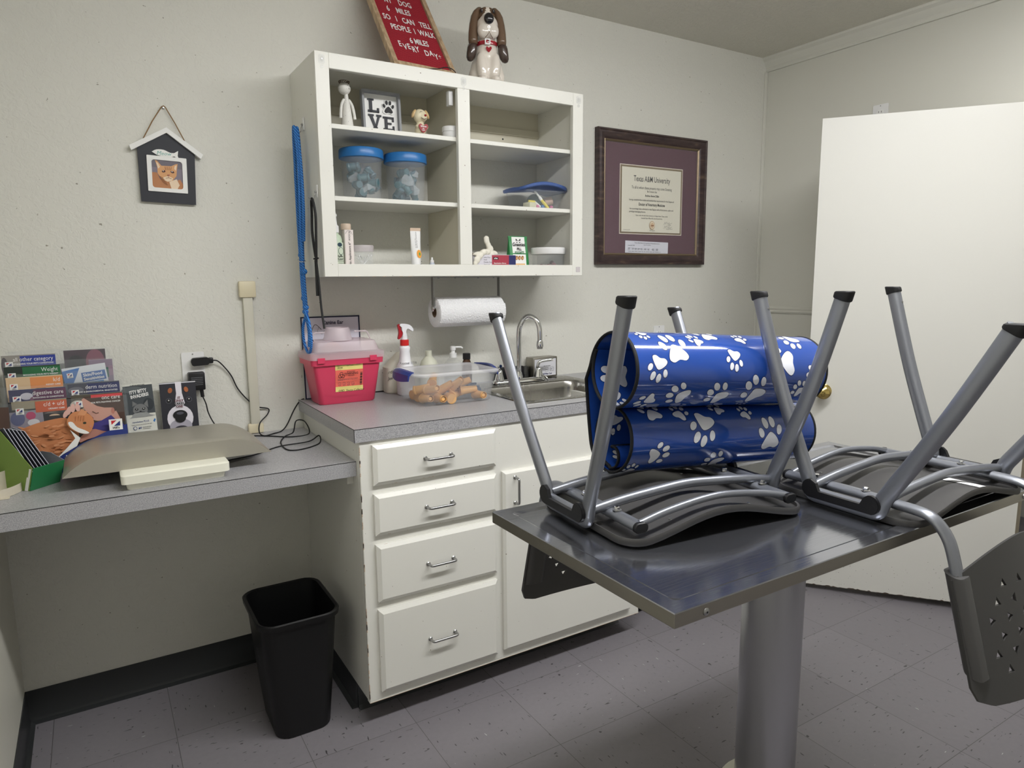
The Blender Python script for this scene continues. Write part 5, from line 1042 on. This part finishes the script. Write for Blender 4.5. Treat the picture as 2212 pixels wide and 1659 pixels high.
# storage tub with cones
t=thing('storage_tub','clear plastic tub with blue latches full of orange cones on the counter','container',(.44,-.31,ZC))
cx,cy=.436,-.305; th_=math.radians(-2.0)
Tt=loc(cx,cy,ZC)@rz(th_)
m=MB(); m.stack([(.0008,.268,.196,.03),(.005,.276,.204,.03),(.098,.306,.232,.03),(.100,.318,.244,.03),(.104,.318,.244,.03),(.104,.302,.228,.028),(.098,.300,.226,.028),(.006,.270,.198,.028),(.003,.262,.19,.028)],glass('clear_tub_plastic',(222,226,232),.15,.1),T=Tt); build('tub_body',m,t,ang=50)
LIDC=mat('frosty_clear_lid',(232,232,236),.25,0,.6,alpha=.5)
m=MB(); m.stack([(.1045,.324,.250,.032),(.110,.326,.252,.032),(.114,.318,.244,.03),(.116,.30,.226,.028),(.112,.285,.21,.026),(.113,.2,.13,.02)],LIDC,cap0=False,T=Tt); build('lid',m,t,ang=50,label='frosty clear lid')
NB=mat('navy_latch',(40,58,128),.35)
for s in (-1,1):
    m=MB(); lo=[]
    for k in range(9):
        f=k/8; y=-.075+.15*f; b=.010*math.sin(PI*f); x=s*(.163+b)
        lo.append([V((x-s*.012,y,.118+b*.5)),V((x,y,.117+b*.5)),V((x+s*.010,y,.108+b*.3)),V((x+s*.012,y,.088-b*.6)),V((x+s*.008,y,.088-b*.6)),V((x+s*.004,y,.106)),V((x-s*.012,y,.114+b*.3))])
    m.loft(lo,NB,T=Tt); build('latch_handle',m,t,label='navy blue latch handle')
AMB=mat('translucent_amber_plastic',(246,190,116),.25,0,.5,alpha=.85)
cone=None; rr=random.Random(21)
def conemesh():
    m=MB(); m.lathe([(.017,0),(.0175,.001),(.0175,.006),(.0155,.008),(.0115,.062),(.0105,.062),(.0145,.008),(.0155,.001)],AMB,n=20); m.lathe([(.0085,.01),(.0065,.058)],AMB,n=14); return m
specs=[(-.10,-.05,.020,.1,1.45,.2),(-.06,-.072,.020,.05,1.5,.0),(-.10,.02,.020,2.8,1.5,0),(-.05,0,.022,1.2,1.45,.3),(-.085,-.06,.052,.3,1.35,.0),(-.03,-.045,.050,.9,1.0,.2),(.015,-.04,.022,2.2,1.5,0),(.01,-.055,.060,.6,.9,.2),(.055,-.055,.038,1.4,1.5,0),(.045,.01,.030,2.6,1.3,0),(.095,-.07,.020,.1,1.5,0),(-.04,.05,.024,.6,1.5,0),(.0,.055,.024,3.0,1.5,0),(-.06,-.02,.078,2.6,1.2,0),(-.02,-.075,.020,3.0,1.5,0),(-.105,-.02,.050,.9,1.3,0),(.02,-.01,.046,.2,1.4,0),(-.09,.055,.022,1.9,1.5,0),(.05,-.02,.058,1.1,1.2,0)]
first=None
for k,(x,y,z,a,b,c_) in enumerate(specs):
    if first is None:
        m=conemesh(); bm_o=build('otoscope_cone',m,None,origin=False); first=bm_o; first.location=(0,0,0)
    o=first if k==0 else first.copy()
    if k: COL.objects.link(o)
    W_=Tt@loc(x,y,z)@rz(a)@rx(b)@loc(0,0,-.045+.02)
    o.location=W_.translation; o.rotation_euler=W_.to_euler()
    o['category']='otoscope cone'; o['group']='orange cones in the clear tub'; o['label']='translucent orange cone lying in the clear plastic tub'
m=MB(); DB=mat('slate_blue_plastic',(56,72,104),.35)
m.lathe([(.020,0),(.020,.012),(.013,.018),(.010,.034)],DB,T=Tt@loc(.115,.0,.022)@rx(1.3)); m.tube([Tt@V(p) for p in [(.05,.03,.030),(.09,.0,.042),(.125,-.02,.040)]],.0045,DB); m.tube([Tt@V(p) for p in [(.06,-.01,.035),(.10,.01,.048),(.13,.02,.046)]],.004,DB); build('slate_blue_tool',m,label='slate blue plastic tool among the orange cones in the tub',cat='tool')
# paper towel holder
t=thing('paper_towel_holder','grey metal paper towel bracket screwed under the wall cabinet','holder',(.60,-.15,UZ0))
m=MB(); yh=-.15
m.tube(bendpath([(.464,yh,1.292),(.464,yh,UZ0-.002),(.752,yh,UZ0-.002),(.752,yh,1.300)],.008),.0016,NICKEL,rb=.011,ref=(0,0,1),n=8) if False else None
for a,b,c,d in ((.463,.4665,1.285,UZ0-.002),(.7505,.754,1.285,UZ0-.002)): m.box(a,b,yh-.011,yh+.011,c,d,NICKEL,.0008,1)
m.box(.4665,.7505,yh-.011,yh+.011,UZ0-.0045,UZ0-.0012,NICKEL,.0008,1)
for x in (.49,.56,.66,.73): m.lathe([(.004,-.003),(.004,0)],NICKEL,n=8,T=loc(x,yh,UZ0-.0045))
build('bracket',m,t)
m=MB(); 
for x,s in ((.4645,-1),(.7525,1)): m.lathe([(.012,-.004),(.013,-.002),(.013,.002),(.009,.005)],CHROME,n=18,T=loc(x,yh,1.283)@ry(PI/2*s))
build('pivot_arm',m,t)
t=thing('paper_towel_roll','white embossed paper towel roll on the bracket under the cabinet','paper towel',(.62,-.15,1.21))
TOW=mat('embossed_paper_towel',(238,238,240),.85); vn=tex(TOW,'ShaderNodeTexVoronoi',170); bump(TOW,vn.outputs['Distance'],.9,.0025)
m=MB(); x0,x1=.4685,.7485; R=.0565; n=56; zc=1.268
def ring_(x,r): return [(x,yh+r*math.cos(2*PI*i/n),zc+r*math.sin(2*PI*i/n)) for i in range(n)]
m.loft([ring_(x0+.001,.0195),ring_(x0,.021),ring_(x0,R-.002),ring_(x0+.002,R),ring_(x1-.002,R),ring_(x1,R-.002),ring_(x1,.021),ring_(x1-.001,.0195)],TOW,closed=True); rl=build('roll',m,t,ang=50)
m=MB(); m.loft([ring_(x0+.0005,.0192),ring_(x1-.0005,.0192),ring_(x1-.0005,.0175),ring_(x0+.0005,.0175)],mat('cardboard_core',(120,96,76),.9),closed=True); build('cardboard_core',m,t)
m=MB(); th0,th1=math.radians(150),math.radians(222); a=[];k=14
lo=[[V((x,yh+(R+.0010)*math.cos(th0+(th1-th0)*i/k),zc+(R+.0010)*math.sin(th0+(th1-th0)*i/k))) for i in range(k+1)] for x in (x0+.001,x1+.001)]
lo2=[[V((x,yh+(R+.0022+.001*(i/k)**2)*math.cos(th0+(th1-th0)*i/k),zc+(R+.0022+.001*(i/k)**2)*math.sin(th0+(th1-th0)*i/k))) for i in range(k,-1,-1)] for x in (x0+.001,x1+.001)]
m.loft([lo[0]+lo2[0],lo[1]+lo2[1]],TOW); build('loose_sheet',m,t)
# ================================================================ DESK ITEMS
# baby scale with its curved tray turned over
t=thing('baby_scale','white electronic scale with curved grey metal tray on the low desk','scale',(-.48,-.36,ZD))
m=MB(); m.stack([(ZD+.0005,.236,.225,.01,-.477,-.425),(ZD+.018,.242,.232,.012,-.477,-.425),(ZD+.0185,.262,.252,.012,-.477,-.425),(ZD+.040,.262,.252,.012,-.477,-.425),(ZD+.043,.255,.245,.012,-.477,-.425)],IVORY); build('base',m,t,ang=40)
m=MB(); m.box(-.56,-.39,-.47,-.26,ZD+.043,ZD+.052,IVORY,.003); build('platform_support',m,t)
TR=mat('satin_grey_tray',(176,172,160),.4,.55); n_=tex(TR,'ShaderNodeTexNoise',260,2); bump(TR,n_.outputs['Fac'],.25,.0008)
m=MB(); prof_=[]; xa,xb=-.735,-.222
for i in range(33):
    f=i/32; x=xa+(xb-xa)*f; e=min(f,1-f)*2; h=(1-(1-min(1,e/.42))**2.1) if e<.42 else 1
    prof_.append((x,.0405+.050*h-.004*h*0))
yn,yf2=-.485,-.225
outer=[V((x,yn,ZD+z)) for x,z in prof_]; 
rows=[]
for y,dz in ((yn,0),(yn+.006,.0015),(-.42,.0005),(-.355,0),(-.29,.0005),(yf2-.006,.0015),(yf2,0)): rows.append([V((x,y,ZD+z+dz)) for x,z in prof_])
top_=rows; bot=[[p+V((0,0,-.0022)) for p in r] for r in rows]
for a in range(len(rows)-1):
    n=len(prof_); m.mesh(top_[a]+top_[a+1],[(i,i+1,n+i+1,n+i) for i in range(n-1)],TR); m.mesh(bot[a]+bot[a+1],[(i,n+i,n+i+1,i+1) for i in range(n-1)],TR)
for y in (yn,yf2):
    n=len(prof_); s_=1 if y==yn else -1
    m.mesh([V((x,y,ZD+z)) for x,z in prof_]+[V((x+(.012 if x<-.48 else -.012)*(1 if z<.06 else 0),y,ZD+.0405)) for x,z in prof_],[(i,i+1,n+i+1,n+i) for i in range(n-1)],TR)
    m.mesh([V((x,y+.002*s_,ZD+z-.001)) for x,z in prof_]+[V((x,y+.002*s_,ZD+.0405)) for x,z in prof_],[(i,i+1,n+i+1,n+i) for i in range(n-1)],TR)
bmesh.ops.remove_doubles(m.bm,verts=m.bm.verts[:],dist=.0002); build('tray',m,t,ang=40,label='curved satin grey metal tray')
# brochure rack
def leaf(name,T,w,h,art,parent=None,th=.0016,**k):
    m=MB(); m.box(0,w,0,h,-th,0,P_W,T=T); q=Print(m,T,.00025); art(q,w,h); return build(name,m,parent,smooth=False,**k)
def hills(q,x,y,s=1):
    q.rect(x,y,x+.017*s,y+.016*s,P_W); q.poly([(x+.003*s,y+.008*s),(x+.003*s,y+.014*s),(x+.010*s,y+.014*s)],B('logo_red',190,38,48)); q.poly([(x+.006*s,y+.006*s),(x+.014*s,y+.013*s),(x+.014*s,y+.006*s)],B('logo_navy',34,52,120)); q.text("Hill's",x+.0085*s,y+.0018*s,.0045*s,P_K,bold=.02)
def tier(bg,blobs,band,title,sub,bx0=.42,tc=None,logo=True):
    def art(q,w,h):
        q.rect(0,0,w,h,B('bg_%s'%title.replace(' ','_'),*bg))
        for (x,y,a,b,c) in blobs: q.ell(x*w,h-y,a*w,b,B('bl_%d_%d_%d'%c,*c))
        q.rect(bx0*w,h-.034,w,h-.003,B('band_%d_%d_%d'%band,*band)); q.text(title,w-.006,h-.018,.0165,P_W,'RIGHT',sx=.82); q.text(sub,w-.006,h-.028,.0062,P_W,'RIGHT',bold=.02,sx=.9)
        if logo: hills(q,.008,h-.036,1.1)
    return art
t=thing('brochure_rack','clear acrylic five tier rack of pet brochures at the wall end of the desk','rack',(-.70,-.13,ZD))
rx0,rx1=-.872,-.566
m=MB()
for k in range(6):
    y=-.214+.031*k; zt_=ZD+.222+.031*k-.006
    zt_=min(zt_,ZD+.338)
    if k==0: zt_=ZD+.205
    m.box(rx0-.0+.004*k,rx1-.008*k,y-.0012,y+.0012,ZD+.001,zt_,ACR,.0004,1)
for x in (rx0,rx1-.004): 
    m.prism([(-.215,0),(-.04,0),(-.055,.336),(-.085,.336),(-.085,.308),(-.12,.30),(-.12,.272),(-.155,.265),(-.155,.24),(-.19,.232),(-.215,.205)],-.001,.001,ACR,frame((x,0,ZD+.001),(0,1,0),(0,0,1))@MX.Identity(4))
m.box(rx0,rx1,-.215,-.04,ZD+.0005,ZD+.003,ACR); build('acrylic_frame',m,t,smooth=False)
def put(title,col,k,bg,bl,band,sub,w=.128,dx=0,dz=0,tilt=0,h=.15,**kw):
    y=-.2+.03*k-.012; x=(-.857 if col==0 else -.712)+.004*(4-k)*-0+dx; x+=(.006*(k)*(-1 if col else 1))*0
    top=ZD+.2085+.0298*k+dz; T=frame((x,y,top-h),(1,0,0),(0,.0,1))@MX.Rotation(tilt,4,'Z')
    o=leaf('brochure',T,w,h,tier(bg,bl,band,title,sub,**kw)); return tag(o,None,'brochure','pet food brochures in the tiered rack')
LB=[]
o=put('c/d + u/d',0,0,(150,140,118),[(.22,.04,.3,.03,(126,140,84)),(.7,.05,.4,.03,(112,100,92)),(.75,.048,.2,.012,(206,176,148))],(196,92,56),'URINARY CARE',dx=.012); o['label']='brochure with rust orange band in the front left rack slot'
o=put('digestive care',0,1,(60,60,92),[(.3,.02,.22,.02,(196,194,204)),(.5,.03,.3,.02,(128,90,110))],(92,44,78),'MANAGING GI CONDITIONS',dx=.006,w=.134); o['label']='brochure with plum band reading digestive care'
o=put('k/d',0,2,(214,184,146),[(.6,.04,.3,.014,(128,100,72))],(224,142,74),'KIDNEY CARE',dx=0,dz=.002,w=.134); o['label']='brochure with light orange band reading k/d'
o=put('Weight',0,3,(46,56,50),[(.2,.03,.3,.02,(70,84,66)),(.6,.04,.3,.012,(24,28,28))],(44,108,68),"MANAGING YOUR PET'S WEIGHT",bx0=.32,dx=-.004,w=.134); o['label']='brochure with green band reading weight'
o=put('all other category',0,4,(150,146,140),[(.32,.045,.3,.024,(40,40,44)),(.05,.03,.12,.05,(96,92,96))],(52,66,150),"UNDERSTANDING YOUR PET'S CONDITIONS",bx0=.34,dx=-.010,w=.130); o['label']='brochure with royal blue band reading all other category'
o=put('onc care',1,0,(84,80,70),[(.12,.03,.3,.03,(196,188,176)),(.3,.055,.3,.04,(186,152,122)),(.4,.03,.2,.04,(46,62,44))],(206,76,80),'FOR PETS FIGHTING CANCER',w=.128,dx=.006,dz=.006,bx0=.38); o['label']='brochure with coral red band reading onc care'
o=put('derm nutrition',1,1,(70,72,84),[(.15,.02,.3,.02,(110,110,120)),(.5,.045,.2,.02,(176,96,60)),(.62,.05,.3,.02,(58,88,150))],(38,44,94),'FOOD & ENVIRONMENTAL SENSITIVITIES',w=.130,dx=.000,dz=.006,bx0=.36); o['label']='brochure with navy band reading derm nutrition'
def skin(q,w,h):
    q.rect(0,0,w,h,B('skin_white',222,226,232)); q.poly([(0,0),(0,h-.008),(.045,h-.004),(.032,h-.030),(.018,h-.055),(.012,0)],B('skin_blue',56,114,186)); q.rect(.046,h-.048,w-.004,h-.020,B('skin_mid_blue',40,96,172)); q.text('Skin/Food',.050,h-.032,.0125,P_W,'LEFT',bold=.03); q.text('Sensitivities',.050,h-.044,.0115,P_W,'LEFT',bold=.03); q.rect(.052,h-.062,.10,h-.050,B('skin_sky',80,150,214)); q.text('z/d',.055,h-.060,.009,P_W,'LEFT'); q.poly([(.086,h-.064),(.094,h-.052),(.1,h-.066)],B('cat_violet',112,92,128)); hills(q,.010,h-.030,.9)
T=frame((-.713,-.118,ZD+.165),(1,0,0),(0,0,1))@MX.Rotation(.10,4,'Z'); leaf('brochure',T,.112,.118,skin,label='white and blue brochure reading Skin/Food Sensitivities, tilted in the rack',cat='brochure',group='pet food brochures in the tiered rack')
def plum(q,w,h):
    q.rect(0,0,w,h,B('plum_dark',60,38,50)); q.ell(.08,h-.04,.05,.08,B('plum_rose',126,70,88)); q.ell(.095,h-.06,.03,.04,B('plum_light',150,92,104)); q.ell(.03,h-.05,.05,.07,B('plum_black',36,26,34))
T=frame((-.717,-.064,ZD+.19),(1,0,0),(0,0,1)); leaf('brochure',T,.108,.142,plum,label='dark plum coloured brochure in the rear right rack slot',cat='brochure',group='pet food brochures in the tiered rack')
T=frame((-.655,-.093,ZD+.16),(1,0,0),(0,0,1)); leaf('brochure',T,.062,.142,lambda q,w,h:(q.rect(0,0,w,h,B('grey_violet',134,116,136)),q.rect(.01,h-.055,w-.012,h-.025,B('deep_green',42,98,80)),q.rect(w-.012,h-.05,w,h-.02,B('dusty',150,120,140))),label='grey violet brochure with dark green block behind the tilted white brochure',cat='brochure',group='pet food brochures in the tiered rack')
# big front poster of woman and orange cat
def poster(q,w,h):
    def U(*p): return [((X-110)/1090*.276,h-(Y-650)/640*.206) for X,Y in p]
    def Sm(*p): return [(a.x,a.y) for a in fpath([(x,y,0) for x,y in U(*p)],3,True)]
    def E(X,Y,a,b,m_,r=0): (x,y),=U((X,Y)); q.ell(x,y,a/1090*.276,b/640*.206,m_,r)
    q.rect(0,0,w,h,B('po_black',34,30,34)); q.poly(U((110,740),(410,730),(415,850),(110,910)),B('po_blur',142,136,148)); E(180,800,130,120,B('po_blur_blue',92,96,132)); E(300,780,90,70,B('po_pink',176,66,104)); E(320,840,110,60,B('po_white',206,204,208))
    HA=B('hair_brown',74,54,46); SKN_=B('skin_tone',200,150,134)
    q.poly(Sm((790,672),(795,730),(815,780),(860,826),(885,868),(940,882),(1010,868),(1070,835),(1110,770),(1080,690),(900,660)),SKN_)
    q.poly(U((800,655),(1195,645),(1200,900),(1130,905),(1105,815),(1075,770),(1000,765),(930,745),(870,705),(815,668)),HA); q.poly(U((985,872),(1062,830),(1118,800),(1160,900),(1080,935),(1010,905)),SKN_); q.poly(U((1075,770),(1105,780),(1165,905),(1200,905),(1195,700)),HA); E(1083,800,34,60,B('ear_tone',182,122,108)); q.line(U((868,838),(884,852),(872,862)),.0014,B('lip_tone',150,84,84))
    q.line(U((880,790),(915,812),(940,806)),.0018,HA)
    q.poly(U((870,900),(960,880),(1060,838),(1100,880),(1180,930),(1200,1000),(1000,1010),(900,980),(860,940)),B('scrub_blue',66,58,130)); q.poly(Sm((860,950),(960,975),(1020,990),(960,1010),(800,1040),(730,1060),(740,1010)),B('arm_tone',184,130,116))
    for i,(x,y) in enumerate(((625,790),(655,765),(695,745),(742,742))): E(x,y,46,78,B('finger',224,180,170),-.5+.2*i)
    C1,C2,C3=B('ginger',200,132,88),B('ginger_dark',188,120,78),B('ginger_light',211,148,106)
    q.poly(Sm((110,930),(160,905),(300,860),(460,832),(620,826),(690,900),(730,990),(700,1060),(600,1110),(480,1175),(380,1180),(250,1150),(120,1060)),C1)
    rr=random.Random(5)
    for k in range(60):
        X=150+500*rr.random(); Y=880+240*rr.random(); E(X,Y,50+40*rr.random(),13+10*rr.random(),(C2,C3)[k%2],-.7+1.2*rr.random())
    q.poly(U((650,930),(740,1010),(700,1080),(560,1140),(480,1185),(600,1090),(690,1010)),P_W)
    q.poly(Sm((628,850),(670,790),(740,770),(820,790),(870,830),(885,890),(845,960),(790,980),(700,950),(640,900)),C1); q.poly(U((735,800),(775,752),(832,782),(800,815)),C3); q.poly(Sm((640,862),(655,905),(720,955),(790,978),(830,972),(790,945),(720,910),(680,862)),P_W)
    E(795,880,34,20,B('cat_eye',56,60,44)); E(848,915,20,14,B('cat_nose_pink',196,130,120))
    for k in range(4): q.line(U((720+26*k,812),(708+26*k,858)),.0018,C2)
    q.poly(U((110,1330),(110,1190),(300,1195),(480,1180),(740,1062),(1030,965),(1210,925),(1210,1330)),B('po_royal',36,52,122)); hills(q,.233,h-.103,2.0); q.text('Understanding nutrition',.120,.033,.018,P_W,'LEFT',bold=.02)
T=frame((-.852,-.2175,ZD+.003),(1,0,0),(0,.03,1)); leaf('rack_poster',T,.276,.206,poster,label='large front poster of a woman nuzzling an orange cat in the brochure rack',cat='poster')
# two little stands by the outlet
def catcard(q,w,h):
    q.rect(0,0,w,h,B('card_cream',226,226,216)); q.rect(0,h*.46,w,h-.006,B('card_slate',70,76,80)); q.ell(w*.3,h*.9,w*.7,.02,B('card_slate2',96,102,104)); q.ell(w*.8,h*.62,.03,.04,B('card_slate3',48,54,60))
    q.text('OH MEOW! KEEP IT SAFE!',w/2,h-.0065,.0046,P_K,bold=.02,sx=.8); q.text('ITTY BITTY',w*.5,h-.030,.0145,P_W,bold=.045,sx=.68,rot=.1); q.text('INVADERS!',w*.54,h-.044,.0145,P_W,bold=.045,sx=.74,rot=.12)
    q.ell(w*.5,h*.53,.042,.04,B('cat_grey',122,124,124)); q.ell(w*.5,h*.44,.05,.02,B('card_mid',160,162,160)); q.poly([(w*.64,h*.63),(w*.78,h*.70),(w*.78,h*.56)],B('cat_grey',122,124,124)); q.poly([(w*.24,h*.60),(w*.27,h*.70),(w*.42,h*.64)],B('cat_grey',122,124,124))
    for s in (-1,1): q.ell(w*.5+s*.010,h*.55,.009,.007,P_K,s*.3); q.ell(w*.5+s*.010,h*.553,.003,.003,P_W)
    q.ell(w*.5,h*.505,.006,.004,P_K); q.line([(w*.35,h*.49),(w*.5,h*.50),(w*.66,h*.49)],.0012,B('card_slate3',48,54,60)); q.rect(0,0,w,h*.40,B('card_cream',226,226,216)); q.poly([(w*.1,h*.40),(w*.3,h*.455),(w*.7,h*.455),(w,h*.41)],B('card_mid',160,162,160))
    q.text('revolution PLUS',w*.46,h*.31,.0085,B('card_navy',46,70,130),bold=.01,sx=.85); q.poly([(w*.88,h*.31),(w*.93,h*.355),(w*.98,h*.34),(w*.93,h*.29)],B('card_blue',70,130,196)); q.text('topical parasite protection for cats',w*.48,h*.27,.0042,P_DG); q.text('#1',w*.42,h*.20,.009,B('card_navy',46,70,130),bold=.03); q.ell(w*.25,h*.22,.011,.012,B('card_navy',46,70,130)); q.ell(w*.25,h*.22,.008,.009,B('card_cream',226,226,216)); q.lines(w*.5,w*.8,h*.22,2,.005,.0012,P_DG,3); q.text('Brought to you from the',w*.5,h*.10,.0055,P_K,sx=.85); q.text('#1 cat parasiticide experts',w*.5,h*.055,.0055,P_K,sx=.85)
T=frame((-.566,-.055,ZD+.030),(1,.0,0),(0,.14,1))@MX.Rotation(.03,4,'Z'); leaf('cat_leaflet',T,.084,.182,catcard,label='leaflet reading Itty Bitty Invaders with grey cat, standing behind the scale',cat='leaflet')
m=MB(); m.box(-.575,-.470,-.068,-.066,ZD+.001,ZD+.062,ACR,.0004,1); m.box(-.575,-.470,-.034,-.032,ZD+.001,ZD+.11,ACR,.0004,1); m.box(-.575,-.470,-.066,-.034,ZD+.0005,ZD+.003,ACR); m.box(-.575,-.573,-.068,-.032,ZD+.001,ZD+.062,ACR); m.box(-.472,-.470,-.068,-.032,ZD+.001,ZD+.062,ACR); build('leaflet_holder',m,smooth=False,label='clear acrylic holder behind the scale holding the grey cat leaflet',cat='holder')
def dogcard(q,w,h):
    q.rect(0,0,w,h,B('dog_black',44,44,52)); q.rect(0,h-.004,w,h-.001,B('dog_top_white',220,220,226)); q.poly([(w*.43,h),(w*.60,h),(w*.60,h*.80),(w*.66,h*.62),(w*.5,h*.5),(w*.38,h*.62),(w*.44,h*.80)],B('dog_white',232,228,236)); q.ell(w*.5,h*.36,w*.72,h*.46,B('dog_white',232,228,236)); q.ell(w*.5,h*.22,w*.62,h*.26,B('dog_muzzle_grey',176,172,184)); q.ell(w*.5,h*.16,w*.4,h*.14,B('dog_mouth',60,58,66))
    for s in (-1,1): q.ell(w*.5+s*w*.22,h*.86,.013,.018,B('dog_rust',168,98,58),s*.3); q.ell(w*.5+s*w*.28,h*.68,.018,.018,B('dog_lid',84,84,94)); q.ell(w*.5+s*w*.28,h*.68,.014,.014,P_K); q.ell(w*.5+s*w*.28,h*.69,.004,.004,P_W)
    q.ell(w*.5,h*.42,w*.40,h*.17,P_K); q.ell(w*.5,h*.36,w*.30,h*.15,P_K); q.ell(w*.5,h*.45,w*.2,h*.05,B('dog_nose_sheen',84,84,94)); q.rect(0,0,w,h*.085,B('dog_black',44,44,52))
    for k,tx in enumerate(('IT','ONLY','TAKES','ONE')): q.text(tx,w*.5,h*.705-k*.0095,.0105,B('maroon_text',96,22,40) if k!=2 else P_K,bold=.03,sx=.95)
    q.text('ONE BITE can give any heartworm disease',w*.5,h*.045,.0062,P_W,bold=.02,sx=.86); q.text('ONE pill can help prevent it',w*.46,h*.01,.0058,P_W,bold=.02,sx=.86)
T=frame((-.4675,-.058,ZD+.022),(1,.0,0),(0,.09,1)); leaf('dog_leaflet',T,.108,.187,dogcard,th=.006,label='leaflet with a close dog face reading It Only Takes One',cat='leaflet')
m=MB(); m.box(-.462,-.348,-.072,-.070,ZD+.001,ZD+.058,ACR,.0004,1); m.box(-.462,-.348,-.026,-.024,ZD+.001,ZD+.10,ACR,.0004,1); m.box(-.462,-.348,-.070,-.026,ZD+.0005,ZD+.003,ACR); m.box(-.462,-.460,-.072,-.024,ZD+.001,ZD+.058,ACR); m.box(-.350,-.348,-.072,-.024,ZD+.001,ZD+.058,ACR); build('leaflet_holder',m,smooth=False,label='clear acrylic holder by the outlet holding the dog face leaflet',cat='holder')
# green brochure box
GF=mat('green_card_front',(40,122,74),.45); GS=mat('olive_card_side',(122,150,70),.5); GI=mat('grey_card_inside',(150,154,164),.6)
ga=math.atan2(.062,.066); Tg=loc(-.811,-.404,ZD+.0008)@rz(ga)          # x along front, y back
t=thing('brochure_box','green card brochure box with olive side on the near left of the desk','box',(-.81,-.38,ZD))
W_=.087; D_=.115
def panel(pts,m_,th=.0012):
    P=[V(p) for p in pts]; n=(P[1]-P[0]).cross(P[2]-P[0]).normalized()*th; mm_=MB(); mm_.loft([[Tg@p for p in P],[Tg@(p+n) for p in P]],m_); return mm_
build('front_panel',panel([(0,0,0),(W_,0,0),(W_+.002,-.022,.062),(-.002,-.022,.062)],GF),t,smooth=False,label='green front panel')
build('left_panel',panel([(0,.001,0),(-.002,-.021,.062),(0,.035,.115),(0,.075,.155),(0,D_,.165),(0,D_,0)],GS),t,smooth=False,label='olive green side panel')
build('right_panel',panel([(W_,.001,0),(W_+.002,-.021,.062),(W_,.018,.080),(W_,.05,.082),(W_,.085,.075),(W_,D_,.06),(W_,D_,0)],GI),t,smooth=False)
build('back_panel',panel([(0,D_,0),(W_,D_,0),(W_,D_,.06),(0,D_,.165)],GS),t,smooth=False)
build('glue_flap',panel([(-.0016,.004,0),(-.0036,-.018,.060),(-.0016,-.006,.060),(-.0016,.014,0)],P_W,.0008),t,smooth=False)
for k in range(6):
    x=.018+.0105*k; pg=[(-.006,.034),(.003,.004),(.104,.004),(.104,.150),(.066,.162-.004*k)]
    m=MB(); T=Tg@frame((x,0,.001),(0,1,0),(-.10,0,1)); m.prism(pg,-.0014,.0014,B('fold_dark',54,56,66),T); m.prism([(y*1.004-.0008,z*1.003) for y,z in pg],.0001,.0013,B('fold_pale',206,208,220),T); o=build('folded_brochure',m,label='folded brochure leaning in the green card box',cat='brochure',group='folded brochures in the green box',smooth=False)
# cream paper tray strips at the far left
m=MB(); SC=mat('cream_card_strip',(206,198,180),.6)
def strip(pts,w_,m_):
    a=[V(p) for p in pts]; m.loft([[p+V((0,0,0)),p+V((0,.0,w_)),p+V((.001,.001,w_)),p+V((.001,.001,0))] for p in a],m_)
strip(fpath([(-.914,-.46,ZD+.001),(-.88,-.455,ZD+.001),(-.85,-.43,ZD+.001),(-.832,-.40,ZD+.001),(-.828,-.38,ZD+.001)],4),.022,SC); strip(fpath([(-.914,-.40,ZD+.001),(-.895,-.385,ZD+.001),(-.87,-.36,ZD+.001),(-.85,-.33,ZD+.001)],4),.05,SC)
m.box(-.914,-.85,-.455,-.33,ZD+.0005,ZD+.0015,SC); build('card_tray',m,label='cream card tray at the left end of the desk beside the green box',cat='tray')
m=MB(); T=frame((-.914,-.235,ZD+.001),(1,-.45,0),(.02,.12,1)); m.box(0,.06,0,.20,-.0015,.0,B('brown_cover',92,72,66),T=T); q=Print(m,T,.0003); q.ell(.02,.13,.04,.06,B('brown_fur',120,94,82)); q.ell(.035,.07,.04,.07,B('dark_fur',62,50,50)); build('brown_booklet',m,smooth=False,label='dark brown booklet leaning at the far left of the brochure rack',cat='booklet')
